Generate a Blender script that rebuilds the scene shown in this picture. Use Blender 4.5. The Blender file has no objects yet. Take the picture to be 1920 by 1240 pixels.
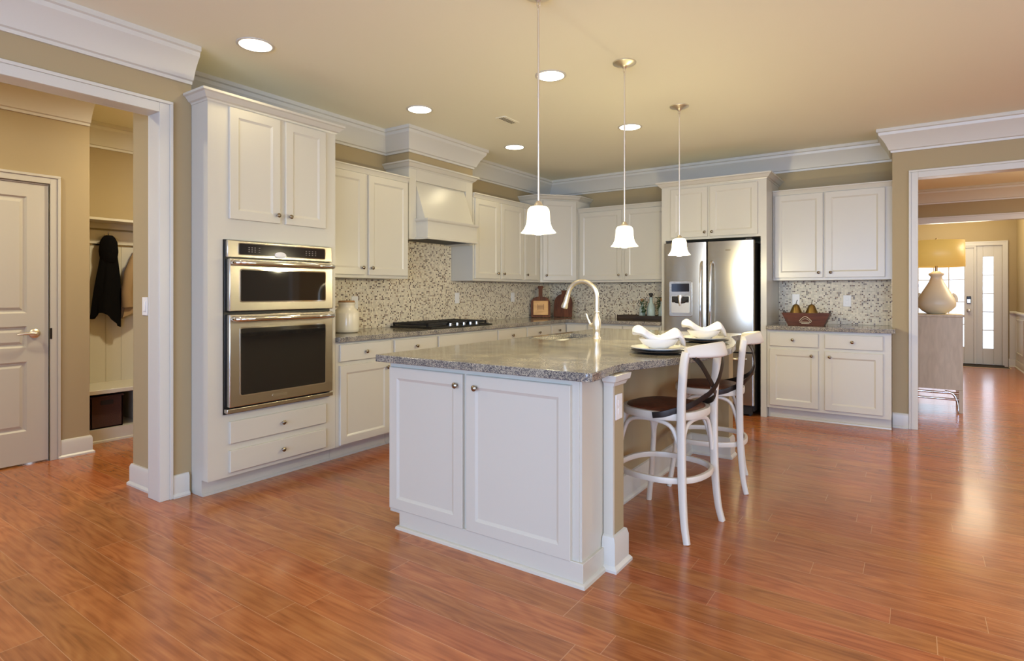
import bpy, bmesh, math, random
from mathutils import Vector, Matrix
from mathutils.geometry import tessellate_polygon
PI = math.pi
random.seed(7)
sc = bpy.context.scene
COL = sc.collection

# ------------------------------------------------------------------ camera, world, exposure
FPX, YAW, HORIZON, EYE = 1087.0, 0.604, 547.0, 1.25
cam_d = bpy.data.cameras.new('camera')
cam = bpy.data.objects.new('camera', cam_d); COL.objects.link(cam)
cam.location = (0, 0, EYE); cam.rotation_euler = (PI/2, 0, YAW)
cam_d.sensor_fit = 'HORIZONTAL'; cam_d.sensor_width = 36.0
cam_d.lens = FPX/1920*36; cam_d.shift_y = (HORIZON-620)/1920
cam_d.clip_start = 0.05; cam_d.clip_end = 100
sc.camera = cam
sc.view_settings.view_transform = 'Standard'; sc.view_settings.look = 'None'
sc.view_settings.gamma = 1; sc.view_settings.use_curve_mapping = False
sc.view_settings.exposure = -0.24
sc.cycles.use_denoising = True
sc.cycles.max_bounces = 8; sc.cycles.diffuse_bounces = 5; sc.cycles.glossy_bounces = 4
sc.cycles.transmission_bounces = 6; sc.cycles.transparent_max_bounces = 8
sc.cycles.sample_clamp_indirect = 6; sc.cycles.caustics_reflective = False; sc.cycles.caustics_refractive = False
sc.cycles.blur_glossy = 1.0
W = bpy.data.worlds.new('daylight'); sc.world = W; W.use_nodes = True
W.node_tree.nodes['Background'].inputs[0].default_value = (0.80, 0.88, 1.0, 1)
W.node_tree.nodes['Background'].inputs[1].default_value = 3.0

WARM = (1.0, 0.80, 0.50); DAY = (0.37, 0.57, 1.0)
def light(name, kind, loc, energy, color, rot=(0,0,0), **kw):
    d = bpy.data.lights.new(name, kind); d.energy = energy; d.color = color
    for k, v in kw.items(): setattr(d, k, v)
    o = bpy.data.objects.new(name, d); COL.objects.link(o); o.location = loc; o.rotation_euler = rot
    return o
# area lights in windows added to the unseen rear and right walls
REAR_Y, RIGHT_X = -3.2, 4.4
REAR_WIN = [(-2.3, -1.0), (-0.6, 0.7), (1.1, 2.4), (2.8, 4.1)]
for a, b in REAR_WIN:
    light('window_daylight', 'AREA', ((a+b)/2, REAR_Y-0.02, 1.45), 120, DAY, (PI/2-.22, 0, 0), shape='RECTANGLE', size=b-a-0.1, size_y=1.5)
RIGHT_WIN = [(0.2, 1.6), (2.4, 3.8)]
for a, b in RIGHT_WIN:
    light('window_daylight', 'AREA', (RIGHT_X+0.02, (a+b)/2, 1.45), 36, DAY, (PI/2-.22, 0, PI/2), shape='RECTANGLE', size=b-a-0.1, size_y=1.5)

# ------------------------------------------------------------------ materials
def lin(c):
    return tuple((x/255/12.92 if x/255 <= 0.04045 else ((x/255+0.055)/1.055)**2.4) for x in c) + (1,)
def mat(name, rgb, rough=0.5, metal=0.0, **kw):
    m = bpy.data.materials.new(name); m.use_nodes = True
    b = m.node_tree.nodes['Principled BSDF']
    b.inputs['Base Color'].default_value = lin(rgb) if max(rgb) > 1 else tuple(rgb)+(1,)
    b.inputs['Roughness'].default_value = rough; b.inputs['Metallic'].default_value = metal
    for k, v in kw.items(): b.inputs[k.replace('_', ' ')].default_value = v
    return m
class NT:
    def __init__(s, m): s.t = m.node_tree; s.n = s.t.nodes; s.b = s.n['Principled BSDF']
    def add(s, kind, **kw):
        x = s.n.new(kind)
        for k, v in kw.items(): setattr(x, k, v)
        return x
    def link(s, a, b): s.t.links.new(a, b)
def noise_bump(m, scale=60, strength=0.1, vec=(1,1,1), dist=0.002):
    t = NT(m); tc = t.add('ShaderNodeTexCoord'); mp = t.add('ShaderNodeMapping'); mp.inputs['Scale'].default_value = vec
    nz = t.add('ShaderNodeTexNoise'); nz.inputs['Scale'].default_value = scale; nz.inputs['Detail'].default_value = 4
    bp = t.add('ShaderNodeBump'); bp.inputs['Strength'].default_value = strength; bp.inputs['Distance'].default_value = dist
    t.link(tc.outputs['Object'], mp.inputs[0]); t.link(mp.outputs[0], nz.inputs['Vector']); t.link(nz.outputs['Fac'], bp.inputs['Height'])
    t.link(bp.outputs[0], t.b.inputs['Normal'])
    return t, nz, mp
def ramp(t, src, stops, interp='LINEAR'):
    r = t.add('ShaderNodeValToRGB'); cr = r.color_ramp; cr.interpolation = interp
    while len(cr.elements) < len(stops): cr.elements.new(0.5)
    for e, (p, c) in zip(cr.elements, stops):
        e.position = p; e.color = lin(c) if max(c) > 1 else tuple(c)+(1,)
    t.link(src, r.inputs[0]); return r

M = {}
M['wall'] = mat('beige wall paint', (171, 152, 113), 0.75); noise_bump(M['wall'], 180, 0.08)
M['ceiling'] = mat('cream ceiling paint', (240, 237, 213), 0.85); noise_bump(M['ceiling'], 160, 0.08)
M['trim'] = mat('white trim paint', (210, 206, 192), 0.35); noise_bump(M['trim'], 40, 0.03)
M['cab'] = mat('white cabinet paint', (203, 197, 179), 0.28); noise_bump(M['cab'], 30, 0.03)
M['door'] = mat('white door paint', (198, 192, 176), 0.4); noise_bump(M['door'], 90, 0.05, (1, 1, 0.2))
def metal(name, rgb, rough, scale=400, vec=(1, 1, 0.01), st=0.06):
    m = mat(name, rgb, rough, 1.0); noise_bump(m, scale, st, vec, 0.001); return m
M['steel'] = metal('brushed stainless steel', (202, 196, 184), 0.26, 300, (0.02, 0.02, 1), 0.05)
M['steel_v'] = metal('brushed stainless steel upright', (176, 168, 152), 0.26, 300, (1, 1, 0.02), 0.05)
M['basin_steel'] = metal('satin sink steel', (214, 210, 202), 0.35, 200, (1, 1, 1), 0.03)
M['chrome'] = mat('polished chrome', (225, 222, 215), 0.08, 1.0)
M['nickel'] = metal('satin nickel', (232, 224, 206), 0.36, 60, (1, 1, 1), 0.02)
M['knob'] = metal('dark satin nickel', (150, 138, 118), 0.25, 60, (1, 1, 1), 0.02)
M['black'] = mat('black enamel', (22, 20, 18), 0.35); noise_bump(M['black'], 80, 0.03)
M['iron'] = mat('cast iron', (26, 24, 22), 0.5); noise_bump(M['iron'], 200, 0.2)
M['dark_gap'] = mat('dark recess plastic', (30, 26, 22), 0.6); noise_bump(M['dark_gap'], 90, 0.05)
M['oven_glass'] = mat('dark oven glass', (24, 22, 20), 0.04, 0.0, Specular_IOR_Level=0.9); noise_bump(M['oven_glass'], 3, 0.01)
M['display'] = mat('dark display glass', (28, 24, 26), 0.12); noise_bump(M['display'], 3, 0.01)
M['mark'] = mat('pale printed marks', (120, 112, 100), 0.5); noise_bump(M['mark'], 30, 0.01)
M['porcelain'] = mat('cream stoneware', (226, 216, 190), 0.18); noise_bump(M['porcelain'], 12, 0.04)
M['plate'] = mat('white china', (238, 234, 224), 0.12); noise_bump(M['plate'], 10, 0.01)
M['plastic'] = mat('white plastic', (236, 232, 222), 0.35); noise_bump(M['plastic'], 30, 0.01)
M['linen'] = mat('white linen', (240, 234, 224), 0.85); noise_bump(M['linen'], 500, 0.15)
M['charger'] = mat('dark charger', (50, 40, 30), 0.4); noise_bump(M['charger'], 90, 0.1)
M['strap'] = mat('dark bronze strap', (52, 44, 38), 0.38, 0.6); noise_bump(M['strap'], 120, 0.08)
M['stool'] = mat('worn white stool paint', (224, 214, 194), 0.38); noise_bump(M['stool'], 35, 0.08)
M['dark_cloth'] = mat('black knitted cloth', (14, 13, 13), 0.95, Specular_IOR_Level=0.08); noise_bump(M['dark_cloth'], 150, 0.8)
M['tan_cloth'] = mat('tan cotton cloth', (150, 124, 88), 0.9, Specular_IOR_Level=0.1); noise_bump(M['tan_cloth'], 120, 0.5)
M['foliage'] = mat('green leaf', (58, 84, 40), 0.5); noise_bump(M['foliage'], 40, 0.2)
M['wicker'] = mat('dark brown woven fibre', (66, 38, 26), 0.7); noise_bump(M['wicker'], 90, 0.8, (1, 1, 3))
M['pear'] = metal('aged brass', (150, 124, 72), 0.32, 30, (1, 1, 1), 0.05)
M['glaze'] = mat('cream glazed ceramic', (232, 220, 184), 0.35); noise_bump(M['glaze'], 18, 0.25)
M['rubber'] = mat('dark mat rubber', (60, 54, 48), 0.9); noise_bump(M['rubber'], 120, 0.3)
M['brass'] = mat('warm brass', (170, 140, 90), 0.3, 1.0)

def wood(name, dark, light_, scale=6, vec=(1, 12, 12), rough=0.4):
    m = mat(name, light_, rough); t = NT(m)
    tc = t.add('ShaderNodeTexCoord'); mp = t.add('ShaderNodeMapping'); mp.inputs['Scale'].default_value = vec
    nz = t.add('ShaderNodeTexNoise'); nz.inputs['Scale'].default_value = scale; nz.inputs['Detail'].default_value = 6; nz.inputs['Distortion'].default_value = 0.6
    t.link(tc.outputs['Object'], mp.inputs[0]); t.link(mp.outputs[0], nz.inputs['Vector'])
    r = ramp(t, nz.outputs['Fac'], [(0.3, dark), (0.7, light_)]); t.link(r.outputs[0], t.b.inputs['Base Color'])
    bp = t.add('ShaderNodeBump'); bp.inputs['Strength'].default_value = 0.15; bp.inputs['Distance'].default_value = 0.002
    t.link(nz.outputs['Fac'], bp.inputs['Height']); t.link(bp.outputs[0], t.b.inputs['Normal'])
    return m
M['seat'] = wood('russet seat leather', (74, 40, 24), (118, 66, 40), 30, (1, 1, 1), 0.45)
M['dark_wood'] = wood('dark stained wood', (36, 26, 16), (62, 46, 28))
M['red_wood'] = wood('red brown wood', (76, 40, 26), (106, 60, 40))
M['board_a'] = wood('olive brown board', (70, 38, 14), (124, 66, 24), 6, (8, 8, 1), 0.7)
M['board_b'] = wood('walnut board', (78, 42, 22), (124, 70, 38), 6, (8, 8, 1), 0.7)
M['plaque'] = wood('honey coloured plaque', (206, 146, 62), (230, 172, 86), 5, (1, 1, 4))
M['oak'] = wood('pale limed oak', (198, 182, 148), (216, 200, 166), 5, (5, 5, 1), 0.5)
M['cork'] = wood('cork', (140, 100, 60), (170, 130, 84), 40, (1, 1, 1), 0.8)

# hardwood floor: planks run along X
def floor_mat():
    m = mat('red oak floor planks', (160, 92, 52), 0.24); t = NT(m)
    tc = t.add('ShaderNodeTexCoord'); sep = t.add('ShaderNodeSeparateXYZ'); t.link(tc.outputs['Object'], sep.inputs[0])
    def math_(op, a, b=None, c=None):
        n = t.add('ShaderNodeMath', operation=op)
        for i, v in enumerate((a, b, c)):
            if v is None: continue
            if isinstance(v, (int, float)): n.inputs[i].default_value = v
            else: t.link(v, n.inputs[i])
        return n.outputs[0]
    PW = 0.131
    yr = math_('DIVIDE', math_('ADD', sep.outputs[1], 0.018), PW)
    row = math_('FLOOR', yr); fy = math_('FRACT', yr)
    wn = t.add('ShaderNodeTexWhiteNoise', noise_dimensions='1D'); t.link(row, wn.inputs['W'])
    plen = math_('ADD', math_('MULTIPLY', wn.outputs['Value'], 0.6), 0.75)
    xr = math_('ADD', math_('DIVIDE', sep.outputs[0], plen), math_('MULTIPLY', wn.outputs['Value'], 37.3))
    col = math_('FLOOR', xr); fx = math_('FRACT', xr)
    cmb = t.add('ShaderNodeCombineXYZ'); t.link(col, cmb.inputs[0]); t.link(row, cmb.inputs[1])
    pid = t.add('ShaderNodeTexWhiteNoise', noise_dimensions='2D'); t.link(cmb.outputs[0], pid.inputs['Vector'])
    # grain, shifted plank by plank
    off = t.add('ShaderNodeVectorMath', operation='SCALE'); off.inputs[3].default_value = 40; t.link(pid.outputs['Color'], off.inputs[0])
    mp = t.add('ShaderNodeMapping'); mp.inputs['Scale'].default_value = (1.0, 5.0, 1.0)
    ad = t.add('ShaderNodeVectorMath', operation='ADD'); t.link(tc.outputs['Object'], mp.inputs[0]); t.link(mp.outputs[0], ad.inputs[0]); t.link(off.outputs[0], ad.inputs[1])
    n1 = t.add('ShaderNodeTexNoise'); n1.inputs['Scale'].default_value = 1.5; n1.inputs['Detail'].default_value = 1.5; t.link(ad.outputs[0], n1.inputs['Vector'])
    w1 = math_('SINE', math_('MULTIPLY', n1.outputs['Fac'], 62))
    n2 = t.add('ShaderNodeTexNoise'); n2.inputs['Scale'].default_value = 5; n2.inputs['Detail'].default_value = 3; t.link(ad.outputs[0], n2.inputs['Vector'])
    mp2 = t.add('ShaderNodeMapping'); mp2.inputs['Scale'].default_value = (3.0, 90.0, 1.0); t.link(tc.outputs['Object'], mp2.inputs[0])
    n4 = t.add('ShaderNodeTexNoise'); n4.inputs['Scale'].default_value = 1.0; n4.inputs['Detail'].default_value = 2; t.link(mp2.outputs[0], n4.inputs['Vector'])
    g = math_('ADD', math_('ADD', math_('MULTIPLY', w1, 0.075), math_('MULTIPLY', n2.outputs['Fac'], 0.5)), math_('MULTIPLY', n4.outputs['Fac'], 0.5))
    r = ramp(t, g, [(0.3, (144, 80, 38)), (0.5, (170, 100, 51)), (0.7, (184, 115, 61))])
    tone = t.add('ShaderNodeHueSaturation'); t.link(r.outputs[0], tone.inputs['Color'])
    t.link(math_('ADD', math_('MULTIPLY', pid.outputs['Value'], 0.2), 0.9), tone.inputs['Value'])
    t.link(math_('ADD', math_('MULTIPLY', wn.outputs['Value'], 0.012), 0.494), tone.inputs['Hue'])
    # seams
    def edge(f, w):
        return math_('MAXIMUM', math_('LESS_THAN', f, w), math_('GREATER_THAN', f, 1-w))
    seam = math_('MAXIMUM', edge(fy, 0.008), edge(fx, 0.0012))
    mx = t.add('ShaderNodeMix', data_type='RGBA'); t.link(seam, mx.inputs[0]); t.link(tone.outputs[0], mx.inputs[6]); mx.inputs[7].default_value = lin((196, 142, 96))
    t.link(mx.outputs[2], t.b.inputs['Base Color'])
    t.link(math_('ADD', math_('MULTIPLY', n2.outputs['Fac'], 0.04), 0.23), t.b.inputs['Roughness'])
    bp = t.add('ShaderNodeBump'); bp.inputs['Strength'].default_value = 0.10; bp.inputs['Distance'].default_value = 0.001
    n3 = t.add('ShaderNodeTexNoise'); n3.inputs['Scale'].default_value = 5; t.link(ad.outputs[0], n3.inputs['Vector'])
    t.link(math_('SUBTRACT', math_('ADD', math_('MULTIPLY', n1.outputs['Fac'], 0.3), n3.outputs['Fac']), math_('MULTIPLY', seam, 0.5)), bp.inputs['Height'])
    t.link(bp.outputs[0], t.b.inputs['Normal'])
    t.b.inputs['Coat Weight'].default_value = 0.25; t.b.inputs['Coat Roughness'].default_value = 0.12
    return m
M['floor'] = floor_mat()

def granite():
    m = mat('speckled granite', (120, 112, 100), 0.1); t = NT(m); tc = t.add('ShaderNodeTexCoord')
    v = t.add('ShaderNodeTexVoronoi'); v.inputs['Scale'].default_value = 280; t.link(tc.outputs['Object'], v.inputs['Vector'])
    bw = t.add('ShaderNodeSeparateColor'); t.link(v.outputs['Color'], bw.inputs[0])
    n = t.add('ShaderNodeTexNoise'); n.inputs['Scale'].default_value = 9; n.inputs['Detail'].default_value = 6; t.link(tc.outputs['Object'], n.inputs['Vector'])
    a = t.add('ShaderNodeMath', operation='MULTIPLY_ADD'); t.link(n.outputs['Fac'], a.inputs[0]); a.inputs[1].default_value = 0.7
    s = t.add('ShaderNodeMath', operation='MULTIPLY_ADD'); t.link(bw.outputs[0], s.inputs[0]); s.inputs[1].default_value = 0.75; s.inputs[2].default_value = -0.22
    t.link(s.outputs[0], a.inputs[2])
    r = ramp(t, a.outputs[0], [(0.0, (48, 46, 54)), (0.26, (86, 82, 84)), (0.45, (124, 118, 108)), (0.62, (152, 144, 124)), (0.9, (182, 172, 150))])
    t.link(r.outputs[0], t.b.inputs['Base Color']); return m
M['granite'] = granite()

def mosaic():
    m = mat('mosaic tile', (206, 194, 164), 0.42); t = NT(m); tc = t.add('ShaderNodeTexCoord')
    sep = t.add('ShaderNodeSeparateXYZ'); t.link(tc.outputs['Object'], sep.inputs[0])
    def math_(op, a, b=None):
        n = t.add('ShaderNodeMath', operation=op)
        for i, v in enumerate((a, b)):
            if v is None: continue
            if isinstance(v, (int, float)): n.inputs[i].default_value = v
            else: t.link(v, n.inputs[i])
        return n.outputs[0]
    S = 0.0148
    u = math_('DIVIDE', math_('ADD', sep.outputs[0], sep.outputs[1]), S); w = math_('DIVIDE', sep.outputs[2], S)
    cmb = t.add('ShaderNodeCombineXYZ'); t.link(math_('FLOOR', u), cmb.inputs[0]); t.link(math_('FLOOR', w), cmb.inputs[1])
    wn = t.add('ShaderNodeTexWhiteNoise', noise_dimensions='2D'); t.link(cmb.outputs[0], wn.inputs['Vector'])
    r = ramp(t, wn.outputs['Value'], [(0, (90, 66, 44)), (0.11, (142, 112, 76)), (0.18, (214, 200, 168)), (0.55, (230, 216, 184)), (0.8, (200, 186, 154))], 'CONSTANT')
    fu, fw = math_('FRACT', u), math_('FRACT', w)
    g = math_('MAXIMUM', math_('MAXIMUM', math_('LESS_THAN', fu, 0.07), math_('GREATER_THAN', fu, 0.93)), math_('MAXIMUM', math_('LESS_THAN', fw, 0.07), math_('GREATER_THAN', fw, 0.93)))
    mx = t.add('ShaderNodeMix', data_type='RGBA'); t.link(g, mx.inputs[0]); t.link(r.outputs[0], mx.inputs[6]); mx.inputs[7].default_value = lin((226, 216, 192))
    t.link(mx.outputs[2], t.b.inputs['Base Color'])
    bp = t.add('ShaderNodeBump'); bp.invert = True; bp.inputs['Strength'].default_value = 0.4; bp.inputs['Distance'].default_value = 0.001
    t.link(g, bp.inputs['Height']); t.link(bp.outputs[0], t.b.inputs['Normal'])
    return m
M['mosaic'] = mosaic()

def emissive(name, rgb, strength, base=(0.9, 0.88, 0.8)):
    m = mat(name, base, 0.4); b = m.node_tree.nodes['Principled BSDF']
    b.inputs['Emission Color'].default_value = tuple(rgb)+(1,); b.inputs['Emission Strength'].default_value = strength
    return m
M['glow'] = emissive('lit lamp lens', (1.0, 0.9, 0.66), 9)
M['bulb'] = emissive('lit bulb', (1.0, 0.9, 0.66), 12)
def frosted(name, rgb, strength, clear):
    m = emissive(name, rgb, strength); nt = m.node_tree; n = nt.nodes
    tl = n.new('ShaderNodeBsdfTranslucent'); tl.inputs[0].default_value = (.95, .92, .85, 1)
    tr = n.new('ShaderNodeBsdfTransparent')
    nz = n.new('ShaderNodeTexNoise'); nz.inputs['Scale'].default_value = 30
    mr = n.new('ShaderNodeMapRange'); mr.inputs[3].default_value = clear-.1; mr.inputs[4].default_value = clear+.1; nt.links.new(nz.outputs['Fac'], mr.inputs[0])
    a = n.new('ShaderNodeMixShader'); a.inputs[0].default_value = .5; b = n.new('ShaderNodeMixShader')
    nt.links.new(n['Principled BSDF'].outputs[0], a.inputs[1]); nt.links.new(tl.outputs[0], a.inputs[2])
    nt.links.new(mr.outputs[0], b.inputs[0]); nt.links.new(a.outputs[0], b.inputs[1]); nt.links.new(tr.outputs[0], b.inputs[2])
    nt.links.new(b.outputs[0], n['Material Output'].inputs[0]); return m
M['shade_glass'] = frosted('frosted lit glass', (1.0, 0.90, 0.68), 4.0, .6)
M['lampshade'] = emissive('lit linen lampshade', (1.0, 0.60, 0.13), 0.40, (0.66, 0.46, 0.12)); noise_bump(M['lampshade'], 220, 0.3)
def glass(name, tint, frost=0.0, dens=0.15, body='ShaderNodeBsdfTranslucent'):
    m = bpy.data.materials.new(name); m.use_nodes = True; nt = m.node_tree; n = nt.nodes
    n.remove(n['Principled BSDF']); out = n['Material Output']
    tr = n.new('ShaderNodeBsdfTransparent'); tr.inputs[0].default_value = tint+(1,)
    gl = n.new('ShaderNodeBsdfGlossy'); gl.inputs['Roughness'].default_value = 0.03+frost
    tl = n.new(body); tl.inputs[0].default_value = tint+(1,)
    fr = n.new('ShaderNodeFresnel'); fr.inputs[0].default_value = 1.45
    nz = n.new('ShaderNodeTexNoise'); nz.inputs['Scale'].default_value = 8
    bp = n.new('ShaderNodeBump'); bp.inputs['Strength'].default_value = 0.03; nt.links.new(nz.outputs['Fac'], bp.inputs['Height']); nt.links.new(bp.outputs[0], gl.inputs['Normal'])
    m0 = n.new('ShaderNodeMixShader'); m0.inputs[0].default_value = dens; nt.links.new(tr.outputs[0], m0.inputs[1]); nt.links.new(tl.outputs[0], m0.inputs[2])
    m1 = n.new('ShaderNodeMixShader'); nt.links.new(fr.outputs[0], m1.inputs[0]); nt.links.new(m0.outputs[0], m1.inputs[1]); nt.links.new(gl.outputs[0], m1.inputs[2])
    nt.links.new(m1.outputs[0], out.inputs[0]); return m
M['window_glass'] = glass('window glass', (0.94, 0.97, 1.0), 0, 0.05)
M['green_glass'] = glass('pale green bottle glass', (0.72, 0.84, 0.76), 0, 0.5, 'ShaderNodeBsdfDiffuse')

# ------------------------------------------------------------------ mesh helpers
class MB:
    def __init__(s): s.v = []; s.f = []
    def add(s, vs, fs, mtx=None):
        o = len(s.v)
        for p in vs:
            p = Vector(p)
            s.v.append(mtx @ p if mtx else p)
        s.f += [tuple(i+o for i in f) for f in fs]
        return s
    def box(s, x0, x1, y0, y1, z0, z1, mtx=None):
        vs = [(x, y, z) for x in (x0, x1) for y in (y0, y1) for z in (z0, z1)]
        return s.add(vs, [(0,1,3,2), (4,6,7,5), (0,4,5,1), (2,3,7,6), (0,2,6,4), (1,5,7,3)], mtx)
    def prism(s, pts, z0, z1, mtx=None):       # polygon in xy, counter-clockwise
        n = len(pts); vs = [(x, y, z0) for x, y in pts]+[(x, y, z1) for x, y in pts]
        fs = [tuple(range(n-1, -1, -1)), tuple(range(n, 2*n))]+[(i, (i+1) % n, n+(i+1) % n, n+i) for i in range(n)]
        return s.add(vs, fs, mtx)
    def lathe(s, prof, seg=32, mtx=None, cap=True):      # prof = [(r,z)...]
        vs = []; fs = []; n = len(prof)
        for k in range(seg):
            a = 2*PI*k/seg
            for r, z in prof: vs.append((r*math.cos(a), r*math.sin(a), z))
        for k in range(seg):
            k2 = (k+1) % seg
            for i in range(n-1): fs.append((k*n+i, k2*n+i, k2*n+i+1, k*n+i+1))
        if cap:
            if prof[0][0] > 1e-4: fs.append(tuple(k*n for k in range(seg-1, -1, -1)))
            if prof[-1][0] > 1e-4: fs.append(tuple(k*n+n-1 for k in range(seg)))
        return s.add(vs, fs, mtx)
    def tube(s, pts, r, seg=10, closed=False, flat=None, up=None, mtx=None):
        # pts polyline; r radius or list; flat=(w,t) for a strip with width w along 'up' and thickness t
        P = [Vector(p) for p in pts]; n = len(P); vs = []; fs = []
        prevN = None
        for i in range(n):
            if closed: d = P[(i+1) % n]-P[i-1]
            else: d = P[min(i+1, n-1)]-P[max(i-1, 0)]
            d.normalize()
            if up is not None:
                u = Vector(up[i] if isinstance(up, list) else up); N = (u-d*u.dot(d)).normalized()
            elif prevN is None:
                u = Vector((0, 0, 1)) if abs(d.z) < 0.9 else Vector((1, 0, 0)); N = (u-d*u.dot(d)).normalized()
            else: N = (prevN-d*prevN.dot(d)).normalized()
            prevN = N; B = d.cross(N)
            ri = r[i] if isinstance(r, (list, tuple)) else r
            for k in range(seg):
                a = 2*PI*k/seg
                if flat:
                    fw, ft = flat[i] if isinstance(flat, list) else flat
                    ca, sa = math.cos(a), math.sin(a)
                    ex = 0.45
                    vs.append(P[i]+N*(fw/2*math.copysign(abs(ca)**ex, ca))+B*(ft/2*math.copysign(abs(sa)**ex, sa)))
                else: vs.append(P[i]+N*(ri*math.cos(a))+B*(ri*math.sin(a)))
        m = n if closed else n-1
        for i in range(m):
            j = (i+1) % n
            for k in range(seg):
                k2 = (k+1) % seg
                fs.append((i*seg+k, i*seg+k2, j*seg+k2, j*seg+k))
        if not closed:
            fs.append(tuple(range(seg-1, -1, -1))); fs.append(tuple((n-1)*seg+k for k in range(seg)))
        return s.add(vs, fs, mtx)
    def sweep(s, prof, path, closed=False, mtx=None):    # prof=[(d,z)] d is towards the right of the direction of travel
        n = len(path); P = [Vector((x, y, 0)) for x, y in path]
        def nrm(a, b):
            d = (b-a).normalized(); return Vector((d.y, -d.x, 0))
        vs = []; k = len(prof)
        for i in range(n):
            ns = []
            if closed or i > 0: ns.append(nrm(P[i-1], P[i]))
            if closed or i < n-1: ns.append(nrm(P[i], P[(i+1) % n]))
            mm = ns[0] if len(ns) == 1 else (ns[0]+ns[1])/(1+ns[0].dot(ns[1]))
            for d, z in prof: vs.append(P[i]+mm*d+Vector((0, 0, z)))
        fs = []
        for i in range(n if closed else n-1):
            j = (i+1) % n
            for q in range(k): fs.append((i*k+q, i*k+(q+1) % k, j*k+(q+1) % k, j*k+q))
        if not closed: fs.append(tuple(range(k-1, -1, -1))); fs.append(tuple((n-1)*k+q for q in range(k)))
        return s.add(vs, fs, mtx)
    def grid(s, fn, nu, nv, mtx=None):
        vs = [fn(i/nu, j/nv) for i in range(nu+1) for j in range(nv+1)]
        fs = [(i*(nv+1)+j, (i+1)*(nv+1)+j, (i+1)*(nv+1)+j+1, i*(nv+1)+j+1) for i in range(nu) for j in range(nv)]
        return s.add(vs, fs, mtx)

def obj(name, mb, m, parent=None, bevel=0.0, smooth=0.7, solid=0.0, sub=0, label=None, loc=None):
    me = bpy.data.meshes.new(name); me.from_pydata([tuple(v) for v in mb.v], [], mb.f); me.update()
    bm = bmesh.new(); bm.from_mesh(me); bmesh.ops.recalc_face_normals(bm, faces=bm.faces); bm.to_mesh(me); bm.free()
    me.materials.append(M[m] if isinstance(m, str) else m)
    for p in me.polygons: p.use_smooth = True
    me.set_sharp_from_angle(angle=smooth)
    o = bpy.data.objects.new(name, me); COL.objects.link(o)
    if parent: o.parent = parent
    if loc: o.location = loc
    if solid:
        md = o.modifiers.new('thickness', 'SOLIDIFY'); md.thickness = solid; md.offset = 0
    if bevel:
        md = o.modifiers.new('bevel', 'BEVEL'); md.width = bevel; md.segments = 2; md.limit_method = 'ANGLE'; md.angle_limit = 0.6
    if sub:
        md = o.modifiers.new('subdivision', 'SUBSURF'); md.levels = sub; md.render_levels = sub
    if label: o['label'] = label
    return o
def thing(name, label, cat, loc=(0, 0, 0), rot=0, group=None):
    o = bpy.data.objects.new(name, None); COL.objects.link(o); o.empty_display_size = 0.1
    o.location = loc; o.rotation_euler = (0, 0, rot); o['label'] = label; o['category'] = cat
    if group: o['group'] = group
    return o
def struct(name, mb, m, parent=None, **kw):
    o = obj(name, mb, m, parent, **kw)
    if parent is None: o['kind'] = 'structure'
    return o
def sroot(name, loc=(0, 0, 0), rot=0):
    o = bpy.data.objects.new(name, None); COL.objects.link(o); o.location = loc; o.rotation_euler = (0, 0, rot); o['kind'] = 'structure'
    return o
def B(*a): return MB().box(*a)
L90 = PI/2

# ------------------------------------------------------------------ room shell
CZ = 2.74
XL, XH, XM = -4.09, -3.68, -5.25         # kitchen left wall, hall-opening wall, mudroom wall
YB, YR = 6.82, 6.40                       # kitchen back wall, right jog wall
YF, YO = 12.6, 10.5                       # front-door wall, foyer opening wall
struct('floor', B(-6.4, RIGHT_X+.2, REAR_Y-.2, YF+.2, -.08, 0), 'floor')
struct('ceiling', B(-6.4, RIGHT_X+.2, REAR_Y-.2, YF+.2, CZ, CZ+.1), 'ceiling')
struct('wall_left', B(XL-.07, XL, 1.83, YB+.12, 0, CZ), 'wall')
struct('wall_stub', B(XL-.07, XH, 1.70, 1.83, 0, CZ), 'wall')
w = MB().box(XH-.12, XH, 0.1, 1.70, 2.335, CZ).box(XH-.12, XH, REAR_Y, 0.1, 0, CZ)
struct('wall_hall', w, 'wall')
w = MB().box(XL, -.15, YB, YB+.12, 0, CZ)
struct('wall_back', w, 'wall')
w = MB().box(-.15, .025, YR, YB+.12, 0, CZ).box(.025, 2.4, YR, YR+.12, 2.30, CZ).box(2.4, RIGHT_X, YR, YR+.12, 0, CZ)
struct('wall_right', w, 'wall')
w = MB().box(-1.6, RIGHT_X+.1, YO, YO+.12, 2.27, CZ).box(1.42, RIGHT_X, YO, YO+.12, 0, 2.27).box(-1.6, -.75, YO, YO+.12, 0, 2.27)
struct('wall_foyer', w, 'wall')
w = MB().box(1.42, 1.54, YO+.12, YF, 0, CZ).box(-1.72, -1.6, YB+.12, YF, 0, CZ).box(RIGHT_X, RIGHT_X+.12, YR, YO+.12, 0, CZ)
struct('wall_side', w, 'wall')
DX0, DX1, SX1 = -.06, .90, 1.24
w = MB().box(-1.6, DX0, YF, YF+.12, 0, CZ).box(DX0, SX1, YF, YF+.12, 2.03, CZ).box(SX1, 1.54, YF, YF+.12, 0, CZ)
struct('wall_front', w, 'wall')
struct('wall_chase', B(XL, -3.79, 3.83, 4.765, 2.46, CZ), 'wall')
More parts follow.
